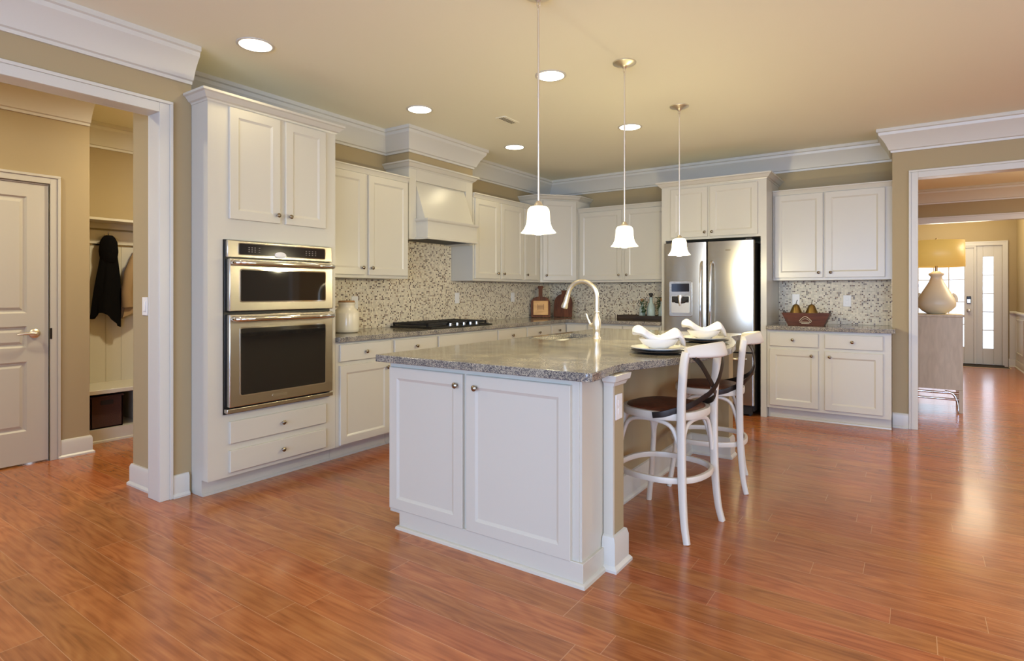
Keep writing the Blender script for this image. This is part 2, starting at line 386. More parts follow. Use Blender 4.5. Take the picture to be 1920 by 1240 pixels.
# rear and right walls of the family side, with windows added to light the kitchen
def window_wall(name, along, fixed, a0, a1, wins, z0=.7, z1=2.2, th=.12):
    w = MB(); cur = a0
    def bx(p, q, za, zb):
        if along == 'x': w.box(p, q, fixed-th, fixed, za, zb)
        else: w.box(fixed, fixed+th, p, q, za, zb)
    for p, q in wins:
        bx(cur, p, 0, CZ); bx(p, q, 0, z0); bx(p, q, z1, CZ); cur = q
    bx(cur, a1, 0, CZ); struct(name, w, 'wall')
window_wall('wall_rear', 'x', REAR_Y-.08, -6.4, RIGHT_X+.2, REAR_WIN)
window_wall('wall_far_right', 'y', RIGHT_X+.08, REAR_Y-.08, YR, RIGHT_WIN)
# mudroom
w = MB().box(XM-.12, XM, 1.58, 1.84, 0, CZ).box(XM-.12, XM, .72, 1.58, 2.04, CZ).box(XM-.12, XM, REAR_Y, .72, 0, CZ).box(-6.1, XM-.12, 1.72, 1.84, 0, CZ)
struct('wall_mudroom', w, 'wall')
struct('wall_locker', MB().box(-6.1, -5.98, 1.84, 3.2, 0, CZ), 'wall')
struct('wall_locker_end', MB().box(-6.1, XL-.07, 3.2, 3.32, 0, CZ), 'wall')
struct('wall_closet', B(-6.3, -6.2, .5, 1.72, 0, CZ), 'wall')

CROWN = [(0, CZ-.21), (.012, CZ-.21), (.014, CZ-.192), (.028, CZ-.186), (.034, CZ-.17), (.055, CZ-.125), (.085, CZ-.08), (.104, CZ-.058), (.108, CZ-.034), (.122, CZ-.028), (.122, CZ-.0005), (0, CZ-.0005)]
def moved(prof, dz): return [(d, z+dz) for d, z in prof]
struct('trim_1', MB().sweep(CROWN, [(XL, 1.832), (XL, 3.83), (-3.79, 3.83), (-3.79, 4.765), (XL, 4.765), (XL, YB), (-.15, YB), (-.15, YR), (RIGHT_X, YR)]), 'trim', smooth=.5)
struct('trim_9', MB().sweep(CROWN, [(XH, REAR_Y), (XH, 1.83)]), 'trim', smooth=.5)
struct('trim_10', MB().sweep(CROWN, [(XM, REAR_Y), (XM, 1.84)]), 'trim', smooth=.5)
struct('trim_2', MB().sweep(CROWN, [(-5.98, 1.84), (-5.98, 3.2), (XL-.07, 3.2)]), 'trim', smooth=.5)
struct('trim_3', MB().sweep(CROWN, [(-1.6, YO), (RIGHT_X, YO)]), 'trim', smooth=.5)
struct('trim_12', MB().sweep(CROWN, [(-1.6, YF), (1.42, YF), (1.42, YO+.12)]), 'trim', smooth=.5)
BASE = [(0, 0), (.028, 0), (.028, .012), (.020, .022), (.016, .024), (.016, .115), (.012, .128), (.008, .135), (0, .137)]
# casings (flat with a raised back band)
def casing(mb, axis, fixed, side, a0, a1, zt, w=.065, left=True, right=True):
    # an opening from a0 to a1 along axis, top at zt, on plane 'fixed'; side = +1/-1 direction it sticks out
    t0, t1 = .014, .022
    def bx(p, q, za, zb, t):
        f0, f1 = sorted((fixed, fixed+side*t))
        if axis == 'y': mb.box(f0, f1, p, q, za, zb)
        else: mb.box(p, q, f0, f1, za, zb)
    e = .018
    if left: bx(a0-w+e, a0, 0, zt+w-e, t0); bx(a0-w, a0-w+e, 0, zt+w-e, t1)
    if right: bx(a1, a1+w-e, 0, zt+w-e, t0); bx(a1+w-e, a1+w, 0, zt+w-e, t1)
    bx(a0, a1, zt, zt+w-e, t0); bx(a0-(w if left else 0), a1+(w if right else 0), zt+w-e, zt+w, t1)
m4 = MB(); casing(m4, 'y', XH, 1, .12, 1.64, 2.315, .075)
m4.box(XH-.12, XH, 1.64, 1.70, 0, 2.335).box(XH-.12, XH, .1, 1.64, 2.315, 2.335).box(XH-.12, XH, .1, .12, 0, 2.315)
casing(m4, 'y', XH-.12, -1, .12, 1.64, 2.315, .05)
struct('trim_4', m4, 'trim', bevel=.002)
m5 = MB(); casing(m5, 'x', YR, -1, .045, 2.38, 2.28, .07)
m5.box(.025, .045, YR, YR+.12, 0, 2.28).box(.025, 2.4, YR, YR+.12, 2.28, 2.30).box(2.38, 2.4, YR, YR+.12, 0, 2.28)
casing(m5, 'x', YR+.12, 1, .045, 2.38, 2.28, .07)
struct('trim_5', m5, 'trim', bevel=.002)
m6 = MB(); casing(m6, 'x', YO, -1, -.73, 1.40, 2.25, .09)
m6.box(-.75, 1.42, YO, YO+.12, 2.25, 2.27).box(-.75, -.73, YO, YO+.12, 0, 2.25).box(1.40, 1.42, YO, YO+.12, 0, 2.25)
struct('trim_6', m6, 'trim', bevel=.002)
# baseboards
struct('baseboard_hall', MB().sweep(BASE, [(XH, 1.715), (XH, 1.812)]), 'trim', smooth=.5)
struct('baseboard_mudroom', MB().sweep(BASE, [(XM, 1.636), (XM, 1.84), (-5.40, 1.84)]), 'trim', smooth=.5)
struct('baseboard_stub', MB().sweep(BASE, [(XL-.07, 3.2), (XL-.07, 1.70), (XH-.122, 1.70)]), 'trim', smooth=.5)
struct('baseboard_right', MB().sweep(BASE, [(-.148, YR), (-.026, YR)]), 'trim', smooth=.5)
struct('baseboard_family', MB().sweep(BASE, [(2.46, YR), (RIGHT_X, YR)]), 'trim', smooth=.5)
struct('baseboard_foyer', MB().sweep(BASE, [(1.32, YF), (1.42, YF), (1.42, YO+.12)]), 'trim', smooth=.5)

# foyer wainscot: white paint up to the chair rail with panel moulding
wp = MB().box(1.33, 1.42, YF-.012, YF, .13, .90).box(1.408, 1.42, YO+.12, YF, .13, .90)
wp.sweep([(0, .88), (.03, .885), (.035, .905), (.02, .92), (0, .925)], [(1.33, YF-.012), (1.408, YF-.012), (1.408, YO+.12)])
for y0, y1 in ((11.75, 12.48), (10.8, 11.6)):
    for a, b, c, d in ((y0, y1, .78, .80), (y0, y1, .24, .26), (y0, y0+.02, .26, .78), (y1-.02, y1, .26, .78)):
        wp.box(1.396, 1.408, a, b, c, d)
struct('trim_7', wp, 'trim')

# front door with sidelight
dr = sroot('door_2', (DX0, YF, 0))
dd = MB(); dw = .90
dd.box(.03, .03+.13, .03, .075, .02, 2.0).box(dw-.10, dw+.03, .03, .075, .02, 2.0).box(.16, dw-.10, .03, .075, .02, .30).box(.16, dw-.10, .03, .075, 1.84, 2.0)
obj('door_panel', dd, 'trim', dr, bevel=.003)
mun = MB()
for i in (1, 2): mun.box(.16+.64*i/3-.008, .16+.64*i/3+.008, .038, .066, .30, 1.84)
for j in range(1, 4): mun.box(.16, dw-.10, .040, .064, .30+.385*j-.008, .30+.385*j+.008)
obj('muntin', mun, 'trim', dr); obj('pane', B(.16, dw-.10, .048, .054, .30, 1.84), 'window_glass', dr)
fr = MB().box(0, .03, 0, .12, 0, 2.03).box(dw+.03, dw+.06, 0, .12, 0, 2.03).box(.03, dw+.03, 0, .12, 2.0, 2.03)
obj('door_frame', fr, 'trim', dr)
lk = obj('door_lock', MB().box(dw-.07, dw-.01, .005, .03, 1.05, 1.17), 'black', dr, bevel=.008)
obj('keypad', MB().box(dw-.062, dw-.018, .0, .005, 1.06, 1.12), 'steel', lk)
obj('door_handle', MB().lathe([(.028, 0), (.028, .01), (.012, .014), (.012, .035), (.026, .045), (.028, .06), (.018, .072), (0, .075)], 20, Matrix.Translation((dw-.04, .03, .93)) @ Matrix.Rotation(PI/2, 4, 'X')), 'nickel', dr)
obj('threshold', B(-.02, SX1-DX0+.02, -.09, .03, 0, .02), 'rubber', dr)
sl = sroot('window_1', (0, YF, 0))
s = MB().box(.90, .99, .03, .075, .02, 2.03).box(1.13, SX1, .03, .075, .02, 2.03).box(.99, 1.13, .03, .075, .02, .285).box(.99, 1.13, .03, .075, 1.84, 2.03)
obj('window_frame', s, 'trim', sl, bevel=.003)
mun = MB()
for j in range(1, 5): mun.box(.99, 1.13, .04, .066, .285+.311*j-.007, .285+.311*j+.007)
obj('muntin', mun, 'trim', sl); obj('pane', B(.99, 1.13, .048, .054, .285, 1.84), 'window_glass', sl)
cf = MB(); casing(cf, 'x', YF, -1, DX0, SX1, 2.03, .07); struct('trim_8', cf, 'trim')
th = thing('doormat', 'thin pale doormat lying before the front door', 'doormat', (.85, 12.35, 0))
obj('mat_body', B(-.45, .45, -.11, .11, 0, .012), 'rubber', th, bevel=.004); obj('mat_border', MB().box(-.47, .47, -.13, .13, 0, .006), 'oak', th)
light('ceiling_fill_light', 'POINT', (2.3, 2.2, 1.85), 50, (1, .89, .62), shadow_soft_size=.45)  # unseen fill added out of frame to brighten the ceiling
light('foyer_fill_light', 'POINT', (0.6, 11.6, 2.25), 48, (1, .86, .62), shadow_soft_size=.45)  # fill added to brighten the foyer; no fixture stands here
light('dining_fill_light', 'AREA', (1.9, 8.6, 2.35), 62, (1, .86, .62), (0, 0, 0), shape='DISK', size=1.3)  # this pair is unseen fill, added to lift the dining room
light('dining_fill_light', 'POINT', (1.9, 8.6, 1.9), 48, (1, .86, .62), shadow_soft_size=.5)

# frames of the unseen windows added behind and beside the camera
for n, (a, b) in enumerate(REAR_WIN):
    f = MB()
    y0, y1 = REAR_Y-.17, REAR_Y-.06
    f.box(a, a+.05, y0, y1, .7, 2.2).box(b-.05, b, y0, y1, .7, 2.2).box(a, b, y0, y1, .7, .75).box(a, b, y0, y1, 2.15, 2.2)
    struct('window_%d' % (n+2), f, 'trim')
for n, (a, b) in enumerate(RIGHT_WIN):
    f = MB(); x0, x1 = RIGHT_X+.06, RIGHT_X+.17
    f.box(x0, x1, a, a+.05, .7, 2.2).box(x0, x1, b-.05, b, .7, 2.2).box(x0, x1, a, b, .7, .75).box(x0, x1, a, b, 2.15, 2.2)
    struct('window_%d' % (n+6), f, 'trim')

# mudroom door
md = sroot('door_1', (XM, .75, 0), L90)      # local x runs along +Y, -y faces the room
dw = .828
d = MB(); t0, t1 = .006, .041
x0, x1 = .13, .705
rows = [(.243, .745), (.847, 1.0), (1.094, 1.936)]
z = 0.012
for a, b in rows:
    d.box(0, dw, t0, t1, z, a)
    d.box(0, x0, t0, t1, a, b); d.box(x1, dw, t0, t1, a, b)
    z = b
d.box(0, dw, t0, t1, z, 2.03)
for a, b in rows:      # recessed moulding and raised field
    def q(i, y): return [(x0+i, y, a+i), (x1-i, y, a+i), (x1-i, y, b-i), (x0+i, y, b-i)]
    rings = [q(0, t0), q(.012, t0+.012), q(.022, t0+.012), q(.042, t0+.003)]
    vs = [p for r in rings for p in r]; fs = []
    for r in range(3):
        for k in range(4): fs.append((r*4+k, r*4+(k+1) % 4, r*4+4+(k+1) % 4, r*4+4+k))
    fs.append((12, 13, 14, 15)); d.add(vs, fs)
obj('door_panel', d, 'door', md, smooth=.3)
hd = MB().lathe([(.033, 0), (.033, .008), (.026, .014), (.011, .018), (.011, .05), (0, .05)], 24, Matrix.Translation((.748, t0, .945)) @ Matrix.Rotation(PI/2, 4, 'X'))
hd.tube([(.748, t0-.048, .945), (.72, t0-.052, .948), (.68, t0-.052, .95), (.64, t0-.045, .943)], [.011, .011, .009, .006], 12)
obj('door_handle', hd, 'nickel', md)
obj('latch_plate', B(dw+.006, dw+.020, -.0165, -.0138, .90, .98), 'strap', md)
c = MB(); casing(c, 'x', 0, -1, -.01, dw+.01, 2.045, .062); c.box(dw, dw+.01, 0, .12, 0, 2.04).box(-.01, 0, 0, .12, 0, 2.04).box(0, dw, 0, .12, 2.032, 2.045)
obj('door_frame', c, 'door', md, bevel=.002)

# mudroom locker bench, shelf, hook rail
bn = thing('locker_bench', 'white built-in mudroom bench with beadboard back and hook rail', 'bench', (-5.98, 1.84, 0), 0)
obj('seat', B(.005, .50, 0, 1.35, .405, .44), 'cab', bn, bevel=.004)
obj('base', MB().box(.005, .46, 0, 1.35, .0, .11).sweep([(0, 0), (.014, 0), (.012, .014), (0, .02)], [(.46, 0), (.46, 1.35)]), 'cab', bn)
obj('side_panel', MB().box(.005, .44, .50, .52, .11, .405), 'cab', bn); obj('cubby_back', B(.005, .02, 0, 1.35, .11, .405), 'dark_gap', bn)
pn = bn; BZ = .44
bb = MB().box(.0, .012, 0, 1.36, .44, 1.80)
for k in range(11): bb.box(.012, .016, .004+k*.124, .004+k*.124+.116, .44, 1.66)
obj('back_board', bb, 'cab', pn); obj('hook_rail', B(.012, .03, 0, 1.36, 1.675, 1.795), 'cab', pn, bevel=.002)
obj('rail_edge', B(.012, .022, 0, 1.36, 1.662, 1.674), 'knob', pn)
for yy in (.37, .64, 1.0):
    hk = MB().box(.03, .036, yy-.012, yy+.012, 1.69, 1.76).tube([(.036, yy, 1.74), (.07, yy, 1.74), (.085, yy, 1.76), (.085, yy, 1.78)], .005, 8)
    obj('coat_hook', hk, 'knob', pn)
sh = thing('locker_shelf', 'white shelf high on the mudroom wall over the hooks', 'shelf', (-5.98, 1.84, 1.865), 0)
obj('shelf_board', B(0, .25, 0, 1.35, 0, .022), 'cab', sh, bevel=.003); obj('shelf_cleat', B(0, .02, 0, 1.35, -.05, 0), 'cab', sh)
light('mudroom_lamp_light', 'AREA', (-4.62, 2.55, CZ-.03), 36, (1, .88, .62), (0, 0, 0), shape='DISK', size=.18)
light('mudroom_lamp_light', 'AREA', (-4.5, .4, CZ-.03), 29, (1, .88, .62), (0, 0, 0), shape='DISK', size=.18)
bk = thing('storage_bin', 'dark brown woven bin in the cubby under the mudroom bench', 'basket', (-5.67, 2.07, .11))
b = MB().box(-.12, .12, -.12, .12, 0, .015).box(-.12, .12, -.12, -.105, 0, .26).box(-.12, .12, .105, .12, 0, .26).box(-.12, -.105, -.12, .12, 0, .26).box(.105, .12, -.12, .12, 0, .26)
obj('bin_body', b, 'wicker', bk, bevel=.004); obj('rim', MB().tube([(-.12, -.12, .262), (.12, -.12, .262), (.12, .12, .262), (-.12, .12, .262)], .008, 8, closed=True), 'wicker', bk)
obj('handle', B(.12, .126, -.045, .045, .195, .23), 'dark_gap', bk)

def hanging(name, label, cat, y, ztop, zbot, wtop, wbot, depth, m, seed, skew=0, hood=False):
    rnd = random.Random(seed); ph = [rnd.uniform(0, 6.28) for _ in range(6)]
    root = thing(name, label, cat, (-5.88, y, zbot))
    H = ztop-zbot
    def fn(u, v):
        a = 2*PI*u; t = v
        w = wtop+(wbot-wtop)*t**.8
        fold = 1+.16*math.sin(5*a+ph[0]+2*t)*min(1, t*3)+.07*math.sin(9*a+ph[1])
        x = math.cos(a)*depth*(.45+.55*t)*fold; yy = math.sin(a)*w/2*fold+skew*t
        z = H*(1-t)+(.05*math.sin(a*2+ph[2])+.04*math.sin(a+ph[3]))*t
        return (x, yy, z)
    mb = MB().grid(fn, 48, 24)
    top = [fn(i/48, 0) for i in range(48)]; mb.add([(0, 0, H+.02)]+top, [(0, 1+i, 1+(i+1) % 48) for i in range(48)])
    obj('cloth', mb, m, root, smooth=1.2)
    return root
r = hanging('scarf', 'black hooded scarf hanging from the left hook over the bench', 'scarf', 2.21, 1.58, 1.02, .125, .21, .05, 'dark_cloth', 3, -.02)
def fn(u, v):
    a = 2*PI*u; t = v
    prof = [(0, .025), (.08, .048), (.25, .066), (.6, .074), (.85, .066), (1, .05)]
    for (p, q), (p2, q2) in zip(prof, prof[1:]):
        if p <= t <= p2: rr = q+(q2-q)*(t-p)/(p2-p); break
    return (math.cos(a)*rr*.7, math.sin(a)*rr*(1+.1*math.sin(3*a)), .73-.24*t)
obj('hood', MB().grid(fn, 32, 16), 'dark_cloth', r, smooth=1.2)
r = hanging('jacket', 'tan jacket hanging at the right end of the hook rail', 'jacket', 2.46, 1.66, 1.09, .07, .34, .07, 'tan_cloth', 9, -.02)
sl_ = MB().tube([(.03, -.06, .47), (.055, -.11, .33), (.05, -.13, .15), (.05, -.12, .02)], [.03, .042, .042, .045], 14)
obj('sleeve', sl_, 'tan_cloth', r, smooth=1.2)

# light switch on the stub wall
def wall_plate(name, label, loc, rot, kind='outlet', group=None):
    t = thing(name, label, 'outlet' if kind == 'outlet' else 'switch', loc, rot, group)
    obj('plate', B(-.036, .036, -.006, 0, -.058, .058), 'plastic', t, bevel=.003)
    if kind == 'outlet':
        for zz in (-.02, .02): obj('socket', B(-.016, .016, -.009, -.006, zz-.014, zz+.014), 'plastic', t, bevel=.003)
    else: obj('rocker', B(-.016, .016, -.011, -.006, -.033, .033), 'plastic', t, bevel=.003)
    return t
wall_plate('light_switch', 'white light switch on the end wall beside the mudroom opening', (-3.985, 1.70, 1.157), 0, 'switch')

# ------------------------------------------------------------------ cabinets
def panel_front(w, h, raised=True, th=.02, fr=.056):
    """front facing -y, lower-left corner at origin, back at y=0"""
    mb = MB()
    y = -th
    o = [(0, 0, 0), (w, 0, 0), (w, 0, h), (0, 0, h)]
    e = .003
    r1 = [(0, y+e, 0), (w, y+e, 0), (w, y+e, h), (0, y+e, h)]
    r2 = [(e, y, e), (w-e, y, e), (w-e, y, h-e), (e, y, h-e)]
    rings = [o, r1, r2]
    if raised:
        def q(i, yy): return [(i, yy, i), (w-i, yy, i), (w-i, yy, h-i), (i, yy, h-i)]
        rings += [q(fr, y), q(fr+.003, y+.002), q(fr+.012, y+.006), q(fr+.014, y+.007)]
    vs = [p for r in rings for p in r]; fs = []
    for r in range(len(rings)-1):
        for k in range(4): fs.append((r*4+k, r*4+(k+1) % 4, r*4+4+(k+1) % 4, r*4+4+k))
    n = (len(rings)-1)*4; fs.append((n, n+1, n+2, n+3)); fs.append((3, 2, 1, 0))
    return mb.add(vs, fs)
KN = [(.0055, 0), (.0055, .010), (.007, .013), (.012, .016), (.0145, .020), (.0145, .024), (.010, .028), (0, .030)]
KNOB_MESH = None
def knob(parent, x, z, y=-.02):
    global KNOB_MESH
    if KNOB_MESH is None:
        o = obj('knob', MB().lathe(KN, 20, Matrix.Rotation(PI/2, 4, 'X')), 'knob', parent); KNOB_MESH = o.data
    else:
        o = bpy.data.objects.new('knob', KNOB_MESH); COL.objects.link(o); o.parent = parent
    o.location = (x, y, z)
def front(root, kind, x0, x1, z0, z1, kn=None, y=0):
    o = obj('door' if kind == 'door' else ('panel' if kind == 'panel' else 'drawer'), panel_front(x1-x0, z1-z0, kind == 'door'), 'cab', root, smooth=.3)
    o.location = (x0, y, z0)
    if kn: knob(o, kn[0]-x0, kn[1]-z0)
def base_cabinet(label, loc, rot, w, fronts, depth=.60, group='white base cabinets'):
    t = thing('base_cabinet', label, 'cabinet', loc, rot, group)
    obj('body', B(.0005, w-.0005, 0, depth-.002, .10, .875), 'cab', t)
    k = obj('toe_kick', B(.0005, w-.0005, .07, .09, 0, .10), 'cab', t)
    obj('shoe_moulding', MB().sweep([(0, 0), (.014, 0), (.012, .012), (0, .018)], [(w-.0005, .07), (.0005, .07)][::-1]), 'cab', k)
    for f in fronts: front(t, *f)
    return t
TOPM = [(0, 0), (.006, 0), (.010, .012), (.024, .036), (.030, .040), (.030, .050), (0, .050)]
def upper_cabinet(label, loc, rot, w, z0, z1, fronts, depth=.298, mould=True, group='white wall cabinets'):
    t = thing('wall_cabinet', label, 'cabinet', loc, rot, group)
    obj('body', B(.0005, w-.0005, 0, depth, z0, z1), 'cab', t)
    if mould: obj('cornice', MB().sweep([(a, b+z1-.004) for a, b in TOPM], [(.0005, 0), (w-.0005, 0)]), 'cab', t, smooth=.4)
    for f in fronts: front(t, *f)
    return t
FX = -3.49    # face-frame plane of the left run
def LY(y): return (FX, y, 0)
# left run, base units (local x = world Y - start)
def dd_(w, nx='r'):
    return [('drawer', .025, w-.012, .73, .853, (w/2, .79)), ('door', .025, w-.012, .112, .70, ((w-.05) if nx == 'r' else .06, .645))]
base_cabinet('white base cabinet with one drawer over one door, beside the oven tower', LY(2.772), L90, .550, [('drawer', .03, .54, .73, .855, (.27, .79)), ('door', .03, .525, .112, .70, (.487, .645))])
base_cabinet('white base cabinet with one drawer, just before the cooktop', LY(3.325), L90, .54, dd_(.54))
base_cabinet('wide white base cabinet with a blank front under the cooktop', LY(3.868), L90, .894, [('panel', .018, .88, .73, .853), ('door', .018, .44, .112, .70, (.39, .645)), ('door', .455, .88, .112, .70, (.50, .645))])
base_cabinet('white base cabinet with one drawer, just past the cooktop', LY(4.765), L90, .54, dd_(.54))
base_cabinet('second white base cabinet past the cooktop towards the corner', LY(5.308), L90, .52, dd_(.52))
base_cabinet('narrow white base cabinet on the left run, at the kitchen corner', LY(5.831), L90, .368, dd_(.368))
BY = 6.20
base_cabinet('white corner base cabinet with a plain front under the cutting boards', (FX+.001, BY+.001, 0), 0, .30, [('panel', .03, .285, .73, .853), ('door', .03, .285, .112, .70)], .598)
base_cabinet('white base cabinet on the back wall left of the refrigerator', (FX+.302, BY+.001, 0), 0, .912, [('drawer', .02, .45, .73, .853, (.235, .79)), ('drawer', .465, .89, .73, .853, (.68, .79)), ('door', .02, .45, .112, .70, (.40, .645)), ('door', .465, .89, .112, .70, (.51, .645))], .598)

# oven tower
tw = thing('oven_cabinet', 'tall white cabinet housing the double wall oven', 'cabinet', (FX, 1.832, 0), L90)
TW = .938
bd = MB().box(0, TW, .005, .598, .10, 2.42).box(0, TW, 0, .005, .10, .488).box(0, TW, 0, .005, 1.575, 2.42).box(0, .092, 0, .005, .488, 1.575).box(.888, TW, 0, .005, .488, 1.575)
obj('body', bd, 'cab', tw)
tk = obj('toe_kick', B(0, TW, .07, .598, 0, .10), 'cab', tw); obj('shoe_moulding', MB().sweep([(0, 0), (.014, 0), (.012, .012), (0, .018)], [(-.0, .598), (0, .07), (TW, .07)][1:]), 'cab', tk)
for f in [('door', .127, .477, 1.702, 2.395, (.452, 1.755)), ('door', .517, .842, 1.702, 2.395, (.545, 1.755)), ('drawer', .13, .845, .305, .442, (.49, .376)), ('drawer', .13, .845, .128, .262, (.49, .196))]: front(tw, *f)
CAPM = [(0, 0), (.004, 0), (.008, .010), (.020, .016), (.040, .042), (.052, .048), (.052, .062), (0, .062)]
obj('cornice', MB().sweep([(a, b+2.405) for a, b in CAPM], [(0, .188), (0, 0), (TW, 0), (TW, .598)]), 'cab', tw, smooth=.4)

# double wall oven
ov = thing('wall_oven', 'stainless double wall oven built into the tall white cabinet', 'oven', (FX, 1.928, 0), L90)
OW = .785
obj('housing', MB().box(0, OW, -.008, .004, .490, 1.572), 'black', ov)
cp = obj('control_panel', B(0.006, OW-.002, -.036, -.008, 1.462, 1.568), 'steel', ov, bevel=.004)
def rrect(x0, x1, z0, z1, y0, y1, r=.012, seg=5):
    pts = []
    for cx, cz, a0 in ((x1-r, z1-r, 0), (x0+r, z1-r, PI/2), (x0+r, z0+r, PI), (x1-r, z0+r, 1.5*PI)):
        for k in range(seg+1): a = a0+PI/2*k/seg; pts.append((cx+r*math.cos(a), cz+r*math.sin(a)))
    n = len(pts); vs = [(x, y0, z) for x, z in pts]+[(x, y1, z) for x, z in pts]
    return MB().add(vs, [tuple(range(n)), tuple(range(2*n-1, n-1, -1))]+[(i, (i+1) % n, n+(i+1) % n, n+i) for i in range(n)])
obj('display_bezel', rrect(.075, OW-.06, 1.478, 1.556, -.039, -.036), 'chrome', cp)
ds = obj('display', rrect(.081, OW-.066, 1.483, 1.551, -.041, -.039, .008), 'display', cp)
mk = MB()
for xx in (.14, .16, .18, .21, .56, .585, .61, .635):
    for zz in (1.500, 1.513, 1.526): mk.box(xx, xx+.010, -.0416, -.041, zz, zz+.004)
obj('button_marks', mk, 'mark', cp)
obj('badge', MB().lathe([(.0, 0), (.042, 0), (.042, .003), (.036, .005), (0, .005)], 28, Matrix.Translation((.365, -.041, 1.49)) @ Matrix.Rotation(PI/2, 4, 'X') @ Matrix.Diagonal((1, .5, 1, 1))), 'plastic', cp)
def oven_door(z0, z1, wz0, wz1, hz):
    o = obj('oven_door', B(.012, OW-.004, -.050, -.010, z0, z1), 'steel', ov, bevel=.005)
    obj('window_bezel', rrect(.078, OW-.066, wz0-.008, wz1+.008, -.0525, -.050, .014), 'chrome', o)
    obj('oven_window', rrect(.084, OW-.072, wz0, wz1, -.0545, -.0525, .010), 'oven_glass', o)
    hp = [(.035, -.05, hz), (.038, -.085, hz), (.055, -.100, hz), (.2, -.105, hz), (.4, -.107, hz), (.6, -.105, hz), (OW-.045, -.100, hz), (OW-.028, -.085, hz), (OW-.025, -.05, hz)]
    obj('handle', MB().tube(hp, .017, 14), 'chrome', o, smooth=1.0)
    return o
oven_door(1.128, 1.455, 1.190, 1.385, 1.428)
lo = oven_door(.535, 1.108, .605, 1.020, 1.080)
obj('badge', rrect(.30, .41, .560, .580, -.0525, -.050, .009), 'chrome', lo)
obj('vent_strip', B(0.0, OW, -.046, -.008, .500, .526), 'steel', ov, bevel=.003)

# left-wall uppers
UX = -3.79
UZ0, UZ1 = 1.365, 2.245
upper_cabinet('white two-door wall cabinet between the oven tower and the hood', (UX, 2.772, 0), L90, 1.046, UZ0, UZ1, [('door', .018, .525, 1.39, 2.235, (.495, 1.45)), ('door', .567, 1.03, 1.39, 2.235, (.597, 1.45))])
upper_cabinet('white two-door wall cabinet just right of the range hood', (UX, 4.768, 0), L90, .948, UZ0, UZ1, [('door', .022, .45, 1.39, 2.235, (.415, 1.45)), ('door', .495, .93, 1.39, 2.235, (.53, 1.45))])
upper_cabinet('narrow white one-door wall cabinet left of the corner cabinet', (UX, 5.718, 0), L90, .380, UZ0, UZ1, [('door', .022, .325, 1.39, 2.235, (.055, 1.45))])
# diagonal corner cabinet, taller
cc = thing('corner_cabinet', 'tall white angled wall cabinet filling the kitchen corner', 'cabinet', (XL, YB, 0))
P1 = Vector((-3.785-XL, 6.102-YB, 0)); P2 = Vector((-3.47-XL, 6.497-YB, 0))
poly = [(.002, -.002), (.002, P1.y), (P1.x, P1.y), (P2.x, P2.y), (P2.x, -.002)]
obj('body', MB().prism(poly, UZ0, 2.40), 'cab', cc)
dv = P2-P1; ang = math.atan2(dv.y, dv.x); Lc = dv.length
o = obj('door', panel_front(Lc-.06, .99, True), 'cab', cc, smooth=.3); nrm = Vector((dv.y, -dv.x, 0)).normalized()
o.location = P1+dv.normalized()*.03+Vector((0, 0, 1.39)); o.rotation_euler = (0, 0, ang); knob(o, .04, .06)
obj('cornice', MB().sweep([(a, b+2.39) for a, b in CAPM], [(.002, P1.y), (P1.x, P1.y), (P2.x, P2.y), (P2.x, -.002)]), 'cab', cc, smooth=.4)
# back-wall uppers
UY = 6.50
upper_cabinet('white two-door wall cabinet between the corner cabinet and the refrigerator', (-3.468, UY, 0), 0, 1.198, UZ0, UZ1, [('door', .025, .595, 1.39, 2.235, (.565, 1.45)), ('door', .635, 1.17, 1.39, 2.235, (.665, 1.45))], .318)

# range hood
hx = -3.79
hd = thing('range_hood', 'white wooden range hood with tapered front above the cooktop', 'hood', (XL, 3.832, 0))
HW = .931; fx = hx-XL
b = MB().box(0.002, fx, 0, .095, 1.735, 2.40).box(0.002, fx, HW-.11, HW, 1.735, 2.40).box(.002, fx, .095, HW-.11, 2.28, 2.40).box(.002, fx-.06, .095, HW-.11, 1.80, 2.28)
obj('body', b, 'cab', hd, bevel=.002)
cy0, cy1 = .095, HW-.11
def wedge(x_t, x_b, z_t, z_b, y0, y1):
    vs = [(fx-.06, y0, z_t), (x_t, y0, z_t), (x_b, y0, z_b), (fx-.06, y0, z_b), (fx-.06, y1, z_t), (x_t, y1, z_t), (x_b, y1, z_b), (fx-.06, y1, z_b)]
    return MB().add(vs, [(0, 1, 2, 3), (7, 6, 5, 4), (0, 4, 5, 1), (1, 5, 6, 2), (2, 6, 7, 3), (3, 7, 4, 0)])
obj('chimney', wedge(fx-.02, fx+.115, 2.28, 1.90, cy0+.005, cy1-.005), 'cab', hd)
mt = obj('mantel', B(fx-.05, fx+.145, cy0-.002, cy1+.002, 1.755, 1.90), 'cab', hd, bevel=.002)
obj('ledge', MB().sweep([(0, 1.895), (.008, 1.900), (.018, 1.912), (.018, 1.924), (0, 1.924)], [(fx-.05, cy0-.002), (fx+.145, cy0-.002), (fx+.145, cy1+.002), (fx-.05, cy1+.002)]), 'cab', hd)
obj('ledge_top', B(fx-.05, fx+.145, cy0-.002, cy1+.002, 1.90, 1.922), 'cab', hd)
obj('lower_lip', MB().sweep([(0, 1.735), (.010, 1.735), (.010, 1.752), (0, 1.758)], [(fx-.05, cy0-.002), (fx+.145, cy0-.002), (fx+.145, cy1+.002), (fx-.05, cy1+.002)]).box(fx+.12, fx+.145, cy0, cy1, 1.735, 1.757).box(fx, fx+.145, cy0, cy0+.02, 1.735, 1.757).box(fx, fx+.145, cy1-.02, cy1, 1.735, 1.757), 'cab', hd)
obj('vent_insert', MB().box(.05, fx+.12, cy0+.02, cy1-.02, 1.742, 1.756), 'dark_gap', hd, label='dark metal vent underside')
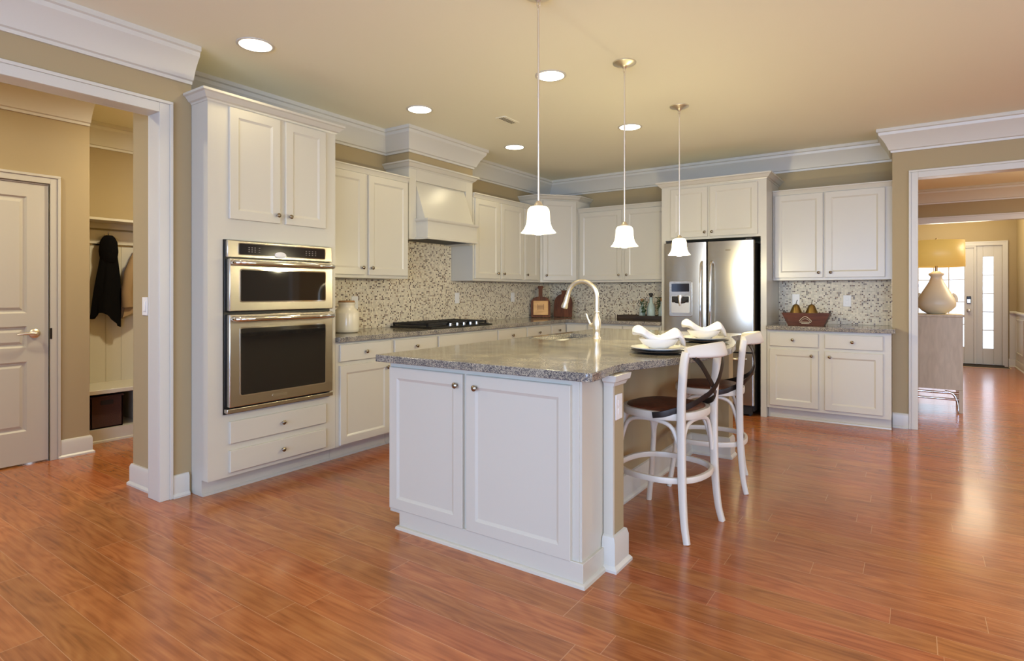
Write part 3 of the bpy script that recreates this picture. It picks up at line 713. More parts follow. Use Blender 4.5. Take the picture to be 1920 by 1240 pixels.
obj('cornice', MB().sweep([(a, b+2.385) for a, b in CAPM], [(.002, 0), (fx, 0), (fx, HW), (.002, HW)]).box(.002, fx, 0, HW, 2.40, 2.446), 'cab', hd, smooth=.4)

# refrigerator surround and cabinet above
fs_ = thing('refrigerator_cabinet', 'tall white surround with two-door cabinet above the refrigerator', 'cabinet', (-2.268, 6.19, 0))
FW = 1.076
b = MB().box(0, .045, 0, .628, 0, 2.395).box(FW-.055, FW, 0, .628, 0, 2.395).box(.045, FW-.055, 0, .628, 1.806, 2.395)
obj('body', b, 'cab', fs_)
for f in [('door', .105, .50, 1.83, 2.355, (.475, 1.875)), ('door', .525, .995, 1.83, 2.355, (.55, 1.875))]: front(fs_, *f)
obj('cornice', MB().sweep([(a, b+2.38) for a, b in CAPM], [(0, .628), (0, 0), (FW, 0), (FW, .628)]), 'cab', fs_, smooth=.4)

# refrigerator
rf = thing('refrigerator', 'stainless french-door refrigerator with water dispenser', 'refrigerator', (-2.205, 6.09, 0))
RW = .915
obj('case', B(.004, RW-.004, .055, .70, .05, 1.745), 'dark_gap', rf, label='dark refrigerator case side')
def bowed(x0, x1, z0, z1, t=.055, bow=.014, e=.010):
    def fn(u, v):
        x = x0+(x1-x0)*u; k = (x-x0)/(x1-x0)*2-1
        y = -bow*(1-k*k)
        ed = min(u, 1-u)*(x1-x0)
        if ed < e: y += (e-math.sqrt(max(0, e*e-(e-ed)**2)))
        return (x, y, z0+(z1-z0)*v)
    us = [0, .004, .01, .018, .03]+[.03+.94*i/20 for i in range(1, 20)]+[.97, .982, .99, .996, 1]
    mb = MB(); vs = []; n = len(us)
    for u in us:
        for v in (0, 1): vs.append(fn(u, v))
    for u in us:
        for v in (0, 1): x, y, z = fn(u, v); vs.append((x, t, z))
    fs = []
    for i in range(n-1):
        fs.append((2*i, 2*i+2, 2*i+3, 2*i+1)); o = 2*n; fs.append((o+2*i, o+2*i+1, o+2*i+3, o+2*i+2))
        fs.append((2*i, o+2*i, o+2*i+2, 2*i+2)); fs.append((2*i+1, 2*i+3, o+2*i+3, o+2*i+1))
    fs.append((0, 1, 2*n+1, 2*n)); fs.append((2*n-2, 4*n-2, 4*n-1, 2*n-1))
    return mb.add(vs, fs)
ld = obj('fridge_door', bowed(0, .452, .645, 1.765), 'steel_v', rf, smooth=.9)
rd = obj('fridge_door', bowed(.462, RW, .645, 1.765), 'steel_v', rf, smooth=.9)
fz = obj('freezer_drawer', bowed(0, RW, .115, .632), 'steel_v', rf, smooth=.9)
for d_, xx in ((ld, .408), (rd, .506)):
    z0, z1 = .76, 1.56
    pts = [(xx, -.008, z0), (xx, -.045, z0+.03)]+[(xx, -.05-.02*math.sin(PI*k/10), z0+.05+(z1-z0-.10)*k/10) for k in range(11)]+[(xx, -.045, z1-.03), (xx, -.008, z1)]
    obj('handle', MB().tube(pts, .0115, 12), 'chrome', d_, smooth=1.0)
pts = [(.08, -.012, .575), (.09, -.05, .575)]+[(.10+.71*k/10, -.06-.012*math.sin(PI*k/10), .575) for k in range(11)]+[(.83, -.05, .575), (.84, -.012, .575)]
obj('handle', MB().tube(pts, .0115, 12), 'chrome', fz, smooth=1.0)
dp = obj('water_dispenser', rrect(.062, .308, .985, 1.362, -.022, -.005, .02), 'steel', ld, bevel=.004)
obj('display', rrect(.090, .280, 1.250, 1.335, -.0245, -.022, .006), 'display', dp)
obj('dispenser_recess', rrect(.088, .282, 1.025, 1.205, -.0245, -.022, .01), 'nickel', dp)
obj('recess_shadow', rrect(.094, .276, 1.135, 1.199, -.0265, -.0245, .006), 'dark_gap', dp)
obj('paddle', MB().tube([(.185, -.026, 1.20), (.185, -.040, 1.17), (.187, -.034, 1.10)], [.03, .02, .012], 12), 'nickel', dp)
obj('spout_arc', MB().tube([(.10, -.027, 1.165), (.14, -.034, 1.135), (.185, -.036, 1.128), (.23, -.034, 1.135), (.27, -.027, 1.165)], .007, 8), 'black', dp)
obj('badge', rrect(.215, .265, 1.665, 1.678, -.018, -.012, .005), 'knob', rd, loc=(.43, 0, 0))
obj('kick_grille', B(.02, RW-.02, .03, .06, .02, .105), 'dark_gap', rf)
for xx in (.06, RW-.06): obj('foot', MB().lathe([(.02, 0), (.02, .05)], 12, Matrix.Translation((xx, .1, 0))), 'black', rf)
for xx in (.05, RW-.05): obj('hinge_cover', B(xx-.03, xx+.03, .01, .09, 1.765, 1.785), 'dark_gap', rf)

# hutch: base, counter, upper
HX = -1.190
base_cabinet('white base cabinet with two drawers and two doors, right of the refrigerator', (HX+.001, BY, 0), 0, 1.0375, [('drawer', .025, .455, .715, .845, (.235, .782)), ('drawer', .51, .975, .715, .845, (.735, .782)), ('door', .025, .455, .13, .685, (.40, .635)), ('door', .51, .975, .13, .685, (.552, .635))], .60)
upper_cabinet('white two-door wall cabinet right of the refrigerator', (HX+.001, UY, 0), 0, 1.0375, UZ0, UZ1, [('door', .020, .462, 1.39, 2.235, (.425, 1.44)), ('door', .478, .98, 1.39, 2.235, (.53, 1.44))], .318)

# counters
def slab(name, label, outline, z0, z1, loc, hole=None):
    t = thing(name, label, 'countertop', loc)
    mb = MB(); loops = [outline]+([hole] if hole else [])
    allp = [p for l in loops for p in l]
    tris = tessellate_polygon([[Vector((x, y, 0)) for x, y in l] for l in loops]); n = len(allp)
    e = .004
    vs = [(x, y, z1) for x, y in allp]+[(x, y, z0) for x, y in allp]
    fs = [tuple(t_) for t_ in tris]+[tuple(i+n for i in reversed(t_)) for t_ in tris]
    o = 0
    for l in loops:
        k = len(l); fs += [(o+i, o+(i+1) % k, n+o+(i+1) % k, n+o+i) for i in range(k)]; o += k
    mb.add(vs, fs); obj('slab', mb, 'granite', t, bevel=.004, smooth=.5)
    return t
slab('countertop', 'L-shaped granite countertop running under the cooktop to the corner', [(.002, 2.772), (.645, 2.772), (.645, 6.155), (XL*-1-2.272, 6.155), (XL*-1-2.272, YB-.002), (.002, YB-.002)], .876, .914, (XL, 0, 0))
slab('countertop', 'short granite countertop holding the box of brass pears', [(0, 6.145), (1.068, 6.145), (1.068, 6.395), (1.037, 6.395), (1.037, YB-.002), (0, YB-.002)], .876, .914, (HX, 0, 0))
# backsplash
struct('wall_tile_left', B(XL, XL+.008, 2.772, YB, .915, 1.364), 'mosaic')
struct('wall_tile_hood', B(XL, XL+.008, 3.822, 4.765, 1.364, 1.80), 'mosaic')
struct('wall_tile_back', B(XL+.008, -2.27, YB-.008, YB, .915, 1.364), 'mosaic')
struct('wall_tile_right', B(-1.19, -.15, YB-.008, YB, .915, 1.364), 'mosaic')
struct('wall_tile_jog', B(-.158, -.15, 6.42, YB-.008, .915, 1.364), 'mosaic')
g = 'white outlets on the mosaic tile'
wall_plate('wall_outlet', 'white outlet on the mosaic right behind the cream canister', (XL+.008, 3.45, 1.15), L90, 'outlet', g)
wall_plate('wall_outlet', 'white outlet on the mosaic just right of the cooktop', (XL+.008, 4.86, 1.18), L90, 'outlet', g)
wall_plate('wall_outlet', 'white outlet on the mosaic near the cutting boards', (XL+.008, 5.93, 1.18), L90, 'outlet', g)
wall_plate('wall_outlet', 'white outlet on the mosaic behind the left brass pear', (-1.02, YB-.008, 1.165), 0, 'outlet', g)
wall_plate('wall_outlet', 'white outlet on bare mosaic right of the box of pears', (-.545, YB-.008, 1.155), 0, 'outlet', g)

# cooktop
ck = thing('cooktop', 'black gas cooktop with cast-iron grates and a row of knobs', 'cooktop', (-3.80, 4.31, .914))
obj('tray', MB().box(-.26, .27, -.455, .455, 0, .012), 'black', ck, bevel=.004); obj('burner_deck', B(-.245, .235, -.44, .44, .014, .018), 'black', ck)
for i in range(3):
    gm = MB(); y0 = -.44+i*.295; y1 = y0+.288; z = .045
    for yy in (y0+.008, y1-.008): gm.box(-.235, .20, yy-.008, yy+.008, z-.020, z)
    for xx in (-.23, -.018, .195): gm.box(xx-.008, xx+.008, y0, y1, z-.020, z)
    for yy in (y0+.10, y0+.19): gm.box(-.235, .20, yy-.005, yy+.005, z-.010, z+.002)
    for xx in (-.23, .195):
        for yy in (y0+.008, y1-.008): gm.box(xx-.008, xx+.008, yy-.008, yy+.008, .018-.0, z)
    obj('grate', gm, 'iron', ck, bevel=.002)
for xx, yy, rr in ((-.12, -.30, .04), (.09, -.30, .035), (-.02, 0, .055), (-.12, .30, .035), (.09, .30, .04)):
    obj('burner', MB().lathe([(rr, 0), (rr, .008), (rr*.8, .012), (rr*.8, .018), (0, .02)], 24, Matrix.Translation((xx, yy, .018))), 'iron', ck)
for k in range(5):
    obj('knob', MB().lathe([(.018, 0), (.018, .004), (.015, .006), (.014, .026), (0, .028)], 20, Matrix.Translation((.232, -.16+k*.10, .012))), 'chrome', ck)
# crock canister
cn = thing('canister', 'cream stoneware crock with a brown rim beside the oven tower', 'canister', (-3.83, 3.155, .914))
obj('jar', MB().lathe([(0, .002), (.088, .002), (.098, .010), (.100, .03), (.100, .155), (.095, .170), (.078, .195), (.066, .205), (.064, .228), (.070, .234), (.070, .246), (.062, .248)], 40), 'porcelain', cn, smooth=1.0)
obj('lid', MB().lathe([(0, .248), (.064, .248), (.066, .254), (.060, .262), (0, .264)], 40), 'cork', cn)

# cutting boards in the corner
def board_shape(pts, th):
    n = len(pts); vs = [(x, 0, z) for x, z in pts]+[(x, th, z) for x, z in pts]
    return MB().add(vs, [tuple(range(n)), tuple(range(2*n-1, n-1, -1))]+[(i, (i+1) % n, n+(i+1) % n, n+i) for i in range(n)])
def arch_board(w, h, neck_w, neck_h, sh=.06):
    pts = [(-w/2+.01, 0), (w/2-.01, 0), (w/2, .01), (w/2, h-sh)]
    for k in range(1, 7):
        a = PI/2*k/6; pts.append((neck_w/2+(w/2-neck_w/2)*math.cos(a), h-sh+sh*math.sin(a)))
    pts += [(neck_w/2, h+neck_h*.7), (neck_w/2*1.5, h+neck_h*.85), (neck_w/2*1.2, h+neck_h), (-neck_w/2*1.2, h+neck_h), (-neck_w/2*1.5, h+neck_h*.85), (-neck_w/2, h+neck_h*.7)]
    for k in range(6, 0, -1):
        a = PI/2*k/6; pts.append((-(neck_w/2+(w/2-neck_w/2)*math.cos(a)), h-sh+sh*math.sin(a)))
    pts += [(-w/2, h-sh), (-w/2, .01)]
    return pts
t = thing('cutting_board', 'bottle-shaped brown board with a honey-coloured plaque, in the counter corner', 'cutting board', (-3.92, 6.33, .918), math.radians(35)); t.rotation_euler = (math.radians(-7), 0, math.radians(35))
obj('board', board_shape(arch_board(.25, .27, .05, .14, .09), .02), 'board_a', t, bevel=.003)
pq = obj('plaque', B(-.095, .095, -.012, 0, .03, .215), 'plaque', t, bevel=.003)
gm = MB()
for k in range(5): gm.box(-.035, .035, -.0135, -.012, .105+k*.012, .109+k*.012)
gm.box(-.042, -.038, -.0135, -.012, .095, .17).box(.038, .042, -.0135, -.012, .095, .17)
obj('printed_mark', gm, 'board_a', pq)
t = thing('cutting_board', 'round-shouldered walnut board right of the board with a plaque', 'cutting board', (-3.755, 6.60, .9175)); t.rotation_euler = (math.radians(-6), 0, math.radians(5))
obj('board', board_shape(arch_board(.26, .30, .06, .05, .13), .02), 'board_b', t, bevel=.003)
obj('hanging_loop', MB().tube([(.0+.014*math.cos(a), .01, .352+.014*math.sin(a)) for a in [2*PI*k/12 for k in range(12)]], .003, 6, closed=True), 'strap', t)
# tray with bottles
tr = thing('serving_tray', 'long dark wooden tray under the glass bottles left of the refrigerator', 'tray', (-2.60, 6.50, .914))
obj('tray_body', MB().box(-.29, .30, -.12, .12, 0, .012).box(-.29, .30, -.12, -.108, .012, .058).box(-.29, .30, .108, .12, .012, .058).box(-.29, -.278, -.108, .108, .012, .058).box(.288, .30, -.108, .108, .012, .058), 'dark_wood', tr, bevel=.003)
def bottle(label, x, y, s, top='dark_gap'):
    t = thing('glass_bottle', label, 'bottle', (x, y, .927), 0, 'green glass bottles on the tray')
    obj('glass', MB().lathe([(0, 0), (.042*s, 0), (.046*s, .01), (.046*s, .12*s), (.04*s, .15*s), (.018*s, .19*s), (.016*s, .23*s), (.02*s, .235*s), (.02*s, .245*s)], 24), 'green_glass', t, smooth=1.0)
    obj('stopper', MB().lathe([(.013*s, .235*s), (.015*s, .262*s), (.022*s, .268*s), (.020*s, .29*s), (0, .295*s)], 16), top, t)
    return t
bottle('pale glass bottle with a dark stopper, tallest on the tray', -2.50, 6.47, 1.05)
bottle('small pale green bottle at the left of the bottles on the tray', -2.62, 6.50, .82, 'cork')
bottle('small green bottle at the right end of the tray by the refrigerator', -2.385, 6.51, .85, 'cork')
def leaf_mb(mb, base, az, ln, up, wd):
    pts = []; d = Vector((math.cos(az), math.sin(az), 0)); side = Vector((-math.sin(az), math.cos(az), 0))
    vs = []; n = 6
    for i in range(n+1):
        t_ = i/n; c_ = Vector(base)+d*(ln*t_)+Vector((0, 0, up*t_-.5*up*t_*t_)); w_ = wd*math.sin(PI*min(.98, .08+t_*.9))
        vs += [c_-side*w_+Vector((0, 0, .3*w_)), c_, c_+side*w_+Vector((0, 0, .3*w_))]
    fs = []
    for i in range(n): fs += [(3*i, 3*i+3, 3*i+4, 3*i+1), (3*i+1, 3*i+4, 3*i+5, 3*i+2)]
    mb.add(vs, fs)
def sprig(label, x, y, z, h, n, seed, name='green_sprig', wd=.012, pot=None, lf=.07):
    rnd = random.Random(seed); t = thing(name, label, 'plant', (x, y, z))
    st = MB(); lv = MB()
    for k in range(5):
        a = rnd.uniform(0, 6.28); top = (math.cos(a)*.035, math.sin(a)*.035, h*rnd.uniform(.75, 1)); st.tube([(math.cos(a)*.006, math.sin(a)*.006, 0), (top[0]*.4, top[1]*.4, h*.5), top], .0018, 6)
        for j in range(n//5):
            f = .35+.65*j/(n//5); leaf_mb(lv, (top[0]*f, top[1]*f, h*f), rnd.uniform(0, 6.28), lf*rnd.uniform(.6, 1), lf*rnd.uniform(.2, .9), wd)
    obj('stems', st, 'foliage', t); obj('leaves', lv, 'foliage', t, solid=.0008)
    if pot: obj('pot', MB().lathe([(0, -pot), (.05, -pot), (.065, 0), (.07, .005), (.055, .005), (.05, -.01), (0, -.012)], 24), 'porcelain', t)
    return t
sprig('leafy green sprig among the bottles on the dark tray', -2.565, 6.405, .927, .22, 40, 5, wd=.010, lf=.05)
sprig('leafy green sprig behind the tallest bottle on the tray', -2.44, 6.56, .927, .26, 40, 8, wd=.010, lf=.05)
# box of pears
bx = thing('wooden_box', 'flared red-brown wooden box holding two brass pears', 'box', (-.862, 6.40, .914))
def flare(w0, w1, d0, d1, h, th):
    mb = MB()
    o0 = [(-w0, -d0, 0), (w0, -d0, 0), (w0, d0, 0), (-w0, d0, 0)]; o1 = [(-w1, -d1, h), (w1, -d1, h), (w1, d1, h), (-w1, d1, h)]
    i1 = [(-w1+th, -d1+th, h), (w1-th, -d1+th, h), (w1-th, d1-th, h), (-w1+th, d1-th, h)]; i0 = [(-w0+th, -d0+th, th), (w0-th, -d0+th, th), (w0-th, d0-th, th), (-w0+th, d0-th, th)]
    vs = o0+o1+i1+i0; fs = [(3, 2, 1, 0)]
    for r in range(3):
        for k in range(4): fs.append((r*4+k, r*4+(k+1) % 4, r*4+4+(k+1) % 4, r*4+4+k))
    fs.append((12, 13, 14, 15)); return mb.add(vs, fs)
obj('box_body', flare(.158, .214, .07, .095, .125, .010), 'red_wood', bx, bevel=.002)
em = MB().tube([(-.055+.11*k/12, -.083-.010*math.sin(PI*k/12), .045+.045*math.sin(PI*k/12)) for k in range(13)], .003, 6)
em.tube([(-.04+.08*k/10, -.083-.007*math.sin(PI*k/10), .045+.025*math.sin(PI*k/10)) for k in range(11)], .002, 6).box(-.05, .05, -.084, -.080, .032, .038).box(-.035, .035, -.082, -.078, .020, .025)
obj('emblem', em, 'oak', bx, label='pale arched emblem')
for sx in (-1, 1):
    obj('handle', MB().tube([(sx*.197, -.05, .12), (sx*.21, -.045, .145), (sx*.21, .045, .145), (sx*.197, .05, .12)], .004, 8), 'strap', bx)
PEAR = [(0, 0), (.03, .003), (.056, .02), (.066, .05), (.062, .08), (.050, .108), (.038, .130), (.029, .148), (.016, .158), (0, .161)]
for dx, lb, q in ((-.095, 'left of the two brass pears in the wooden box', 0), (.045, 'right of the two brass pears in the wooden box', 1)):
    t = thing('brass_pear', lb, 'ornament', (-.862+dx, 6.40, .925), q*1.2, 'brass pears in the wooden box')
    obj('pear_body', MB().lathe([(r_, z_*1.25) for r_, z_ in PEAR], 28), 'pear', t, smooth=1.2)
    obj('stem', MB().tube([(0, 0, .198), (.004, 0, .22), (.012, 0, .242)], [.004, .003, .004], 8), 'strap', t)

# ------------------------------------------------------------------ island
IX0, IX1, IY0 = -2.305, -1.165, 2.19
isl = thing('kitchen_island', 'white kitchen island cabinet with two doors on its near end', 'island', (0, 0, 0))
b = MB().box(IX0, IX1, IY0, 2.41, .075, .875).box(IX0, -2.290, 2.41, 4.62, .075, .875).box(-1.56, -1.52, 2.41, 4.62, .075, .875).box(-2.290, -1.56, 2.41, 4.62, .075, .12).box(IX0, -1.20, 4.62, 4.80, .075, .875)
obj('body', b, 'cab', isl, bevel=.001)
pl = MB().box(-2.225, -1.140, 2.178, 2.41, 0, .10).box(-2.225, -1.52, 2.41, 4.62, 0, .075).box(-2.225, -1.2, 4.62, 4.80, 0, .075)
k = obj('plinth', pl, 'cab', isl, bevel=.002)
SH = [(0, 0), (.016, 0), (.014, .012), (.006, .018), (0, .018)]
obj('shoe_moulding', MB().sweep(SH, [(-2.225, 2.6), (-2.225, 2.178), (-1.140, 2.178), (-1.140, 2.385)]), 'cab', k)
for f in [('door', IX0+.012, -1.790, .100, .850, (-1.822, .795)), ('door', -1.768, -1.198, .100, .850, (-1.703, .793))]: front(isl, *f, y=IY0)
obj('end_panel', B(IX1, IX1+.012, 2.195, 2.40, .10, .875), 'cab', isl)
# knee wall (painted) with returns, caps, baseboards
kw = obj('knee_wall', MB().box(-1.515, -1.42, 2.413, 4.617, 0, .875).box(-1.42, -1.105, 2.413, 2.515, 0, .875).box(-1.42, -1.13, 4.50, 4.617, 0, .875), 'wall', isl, label='beige painted knee wall with two posts')
ow = MB().box(-1.150, -1.103, 2.395, 2.4125, .0, .875)
obj('corner_trim', ow, 'cab', kw, bevel=.001)
BS = [(0, 0), (.030, 0), (.030, .012), (.020, .024), (.017, .026), (.017, .125), (.010, .150), (0, .155)]
obj('baseboard', MB().sweep(BS, [(-1.150, 2.395), (-1.103, 2.395), (-1.103, 2.515), (-1.42, 2.515), (-1.42, 4.50), (-1.13, 4.50), (-1.13, 4.617)][::-1]) if False else MB().sweep([(-d, z) for d, z in BS], [(-1.13, 4.617), (-1.13, 4.50), (-1.42, 4.50), (-1.42, 2.515), (-1.103, 2.515), (-1.103, 2.395), (-1.150, 2.395)]), 'trim', kw, smooth=.5)
CP = [(0, .825), (.006, .825), (.012, .84), (.022, .848), (.026, .872), (.026, .875), (0, .875)]
obj('cap_moulding', MB().sweep([(-d, z) for d, z in CP], [(-1.41, 2.515), (-1.103, 2.515), (-1.103, 2.395), (-1.145, 2.395)]), 'trim', kw, smooth=.5)
obj('cap_moulding', MB().sweep([(-d, z) for d, z in CP], [(-1.13, 4.617), (-1.13, 4.50), (-1.41, 4.50)]), 'trim', kw, smooth=.5)
t = wall_plate('wall_outlet', 'white outlet on the side of the island post nearest the camera', (-1.105, 2.455, .725), L90, 'outlet')
# island top
pts = [(-2.36, 2.135), (-1.10, 2.135), (-1.083, 2.150), (-1.085, 2.24), (-1.105, 2.36), (-1.115, 2.46)]
def bez(p0, p1, p2, p3, n):
    out = []
    for k in range(1, n+1):
        t_ = k/n; a = (1-t_)**3; b_ = 3*(1-t_)**2*t_; c_ = 3*(1-t_)*t_*t_; d_ = t_**3
        out.append((a*p0[0]+b_*p1[0]+c_*p2[0]+d_*p3[0], a*p0[1]+b_*p1[1]+c_*p2[1]+d_*p3[1]))
    return out
pts += bez(pts[-1], (-1.12, 2.58), (-.905, 2.95), (-.885, 3.5), 14)
pts += bez(pts[-1], (-.905, 4.05), (-1.12, 4.42), (-1.115, 4.54), 14)
pts += [(-1.10, 4.66), (-1.085, 4.78), (-1.083, 4.85), (-1.10, 4.865), (-2.36, 4.865)]
HX0, HX1, HY0, HY1 = -2.27, -1.97, 3.48, 4.12
right = pts[1:-1]
outer = [(-2.36, 2.135), (HX0, 2.135), (HX1, 2.135)]+right+[(HX1, 4.865), (HX0, 4.865), (-2.36, 4.865)]
nR = len(right); N_ = len(outer)
allv = outer+[(HX0, HY0), (HX1, HY0), (HX1, HY1), (HX0, HY1)]
h0, h1, h2, h3 = N_, N_+1, N_+2, N_+3
iR = 3+nR                                  # index of (HX1, 4.865)
tops = [(0, 1, h0, h3, iR+1, iR+2), (1, 2, h1, h0), (h3, h2, iR, iR+1), tuple([2]+list(range(3, 3+nR))+[iR, h2, h1])]
T_ = len(allv)
vs = [(x, y, .914) for x, y in allv]+[(x, y, .876) for x, y in allv]
fs = list(tops)+[tuple(i+T_ for i in reversed(f)) for f in tops]
fs += [(i, (i+1) % N_, T_+(i+1) % N_, T_+i) for i in range(N_)]+[(N_+i, N_+(i+1) % 4, T_+N_+(i+1) % 4, T_+N_+i) for i in range(4)]
it = thing('countertop', 'grey speckled granite island top with a curved bar edge', 'countertop', (0, 0, 0))
obj('slab', MB().add(vs, fs), 'granite', it, bevel=.004, smooth=.5)
sk = thing('sink', 'stainless undermount sink set into the island top', 'sink', (-2.12, 3.80, .8745))
def bowl(x0, x1, y0, y1, d):
    mb = MB(); 
    def ring(i, z): return [(x0+i, y0+i, z), (x1-i, y0+i, z), (x1-i, y1-i, z), (x0+i, y1-i, z)]
    rings = [ring(-.012, 0), ring(0, 0), ring(.012, -.02), ring(.02, -d+.02), ring(.04, -d)]
    vs = [p for r in rings for p in r]; fs = []
    for r in range(4):
        for k in range(4): fs.append((r*4+k, r*4+(k+1) % 4, r*4+4+(k+1) % 4, r*4+4+k))
    fs.append((16, 17, 18, 19)); return mb.add(vs, fs)
obj('basin', bowl(-.15, .15, -.32, .32, .19), 'basin_steel', sk, solid=.002)
obj('drain', MB().lathe([(0, -.1885), (.045, -.1885), (.045, -.184), (.035, -.186), (0, -.187)], 20), 'steel', sk)
# faucet
fc = thing('faucet', 'tall gooseneck pull-down faucet in satin nickel on the island', 'faucet', (-1.868, 3.78, .914))
obj('body', MB().lathe([(0, 0), (.030, 0), (.030, .006), (.024, .012), (.021, .05), (.026, .06), (.026, .068), (.030, .085), (.031, .11), (.026, .14), (.017, .165), (.015, .18), (.020, .184), (.020, .192), (.014, .197), (0, .197)], 28), 'nickel', fc, smooth=.9)
arc = [(0, 0, .19), (0, 0, .30)]
R_ = .118
for k in range(0, 17):
    a = PI*k/16*.93; arc.append((-R_+R_*math.cos(a), 0, .295+R_*math.sin(a)*.98))
obj('spout', MB().tube(arc, .0165, 16), 'nickel', fc, smooth=1.0)
e = Vector(arc[-1]); dn = (Vector(arc[-1])-Vector(arc[-2])).normalized()
obj('spray_head', MB().tube([e, e+dn*.012, e+dn*.014, e+dn*.07, e+dn*.10, e+dn*.112], [.017, .017, .019, .020, .027, .024], 18), 'nickel', fc, smooth=.6)
lv = MB().tube([(-.018, 0, .10), (-.045, 0, .092), (-.058, 0, .10)], [.016, .014, .010], 14).tube([(-.05, 0, .095), (-.072, 0, .14), (-.085, 0, .175)], [.008, .006, .007], 12)
obj('lever', lv, 'nickel', fc, smooth=1.0)

# place settings
def setting(x, y, rot, lb):
    t = thing('charger_plate', 'round charger plate under the %s place setting' % lb, 'plate', (x, y, .915), rot, 'charger plates on the island')
    obj('plate_body', MB().lathe([(0, .002), (.09, .002), (.155, .010), (.160, .014), (.155, .016), (.09, .008), (0, .008)], 48), 'charger', t, smooth=.9)
    t = thing('dinner_plate', 'white dinner plate under the bowl of the %s place setting' % lb, 'plate', (x, y, .925), rot, 'white dinner plates on the island')
    obj('plate_body', MB().lathe([(0, .002), (.075, .002), (.090, .005), (.150, .018), (.152, .021), (.148, .022), (.090, .010), (0, .009)], 48), 'plate', t, smooth=.9)
    t = thing('bowl', 'white bowl on the %s place setting' % lb, 'bowl', (x, y, .936), rot, 'white bowls on the island')
    obj('bowl_body', MB().lathe([(0, .002), (.050, .002), (.056, .008), (.088, .024), (.106, .050), (.108, .057), (.104, .057), (.084, .030), (.05, .012), (0, .010)], 44), 'plate', t, smooth=.9)
    t = thing('napkin', 'folded white napkin fanned over the bowl of the %s place setting' % lb, 'napkin', (x, y, .978), rot, 'napkins on the island bowls')
    def fn(u, v):
        # a pinched cloth: a closed flattened tube whose two ends open into rounded lobes
        a = (u-.5)*2; b_ = 2*PI*v; q = abs(a)
        end = math.sqrt(max(0, 1-max(0, (q-.62)/.38)**2))
        w_ = (.052+.030*min(1, q/.6)**1.3)*end
        h_ = (.022+.010*q)*end
        lift = .008+.052*min(1, q/.75)**1.5*(1.0 if a < 0 else .8)-max(0, q-.65)*(.03 if a < 0 else .20)
        yy = a*.145
        xx = math.cos(b_)*w_*(1+.08*math.sin(3*b_+a*4))
        return (xx, yy, lift+math.sin(b_)*h_+.006*math.cos(2*b_+a*5)*q)
    obj('cloth', MB().grid(fn, 44, 24), 'linen', t, smooth=1.3)
    obj('napkin_ring', MB().tube([(.034*math.cos(a_), 0, .004+.026*math.sin(a_)) for a_ in [2*PI*k/20 for k in range(20)]], .005, 8, closed=True), 'plate', t)
setting(-1.150, 3.09, math.radians(-55), 'nearer')
setting(-1.15, 3.93, math.radians(-60), 'farther')

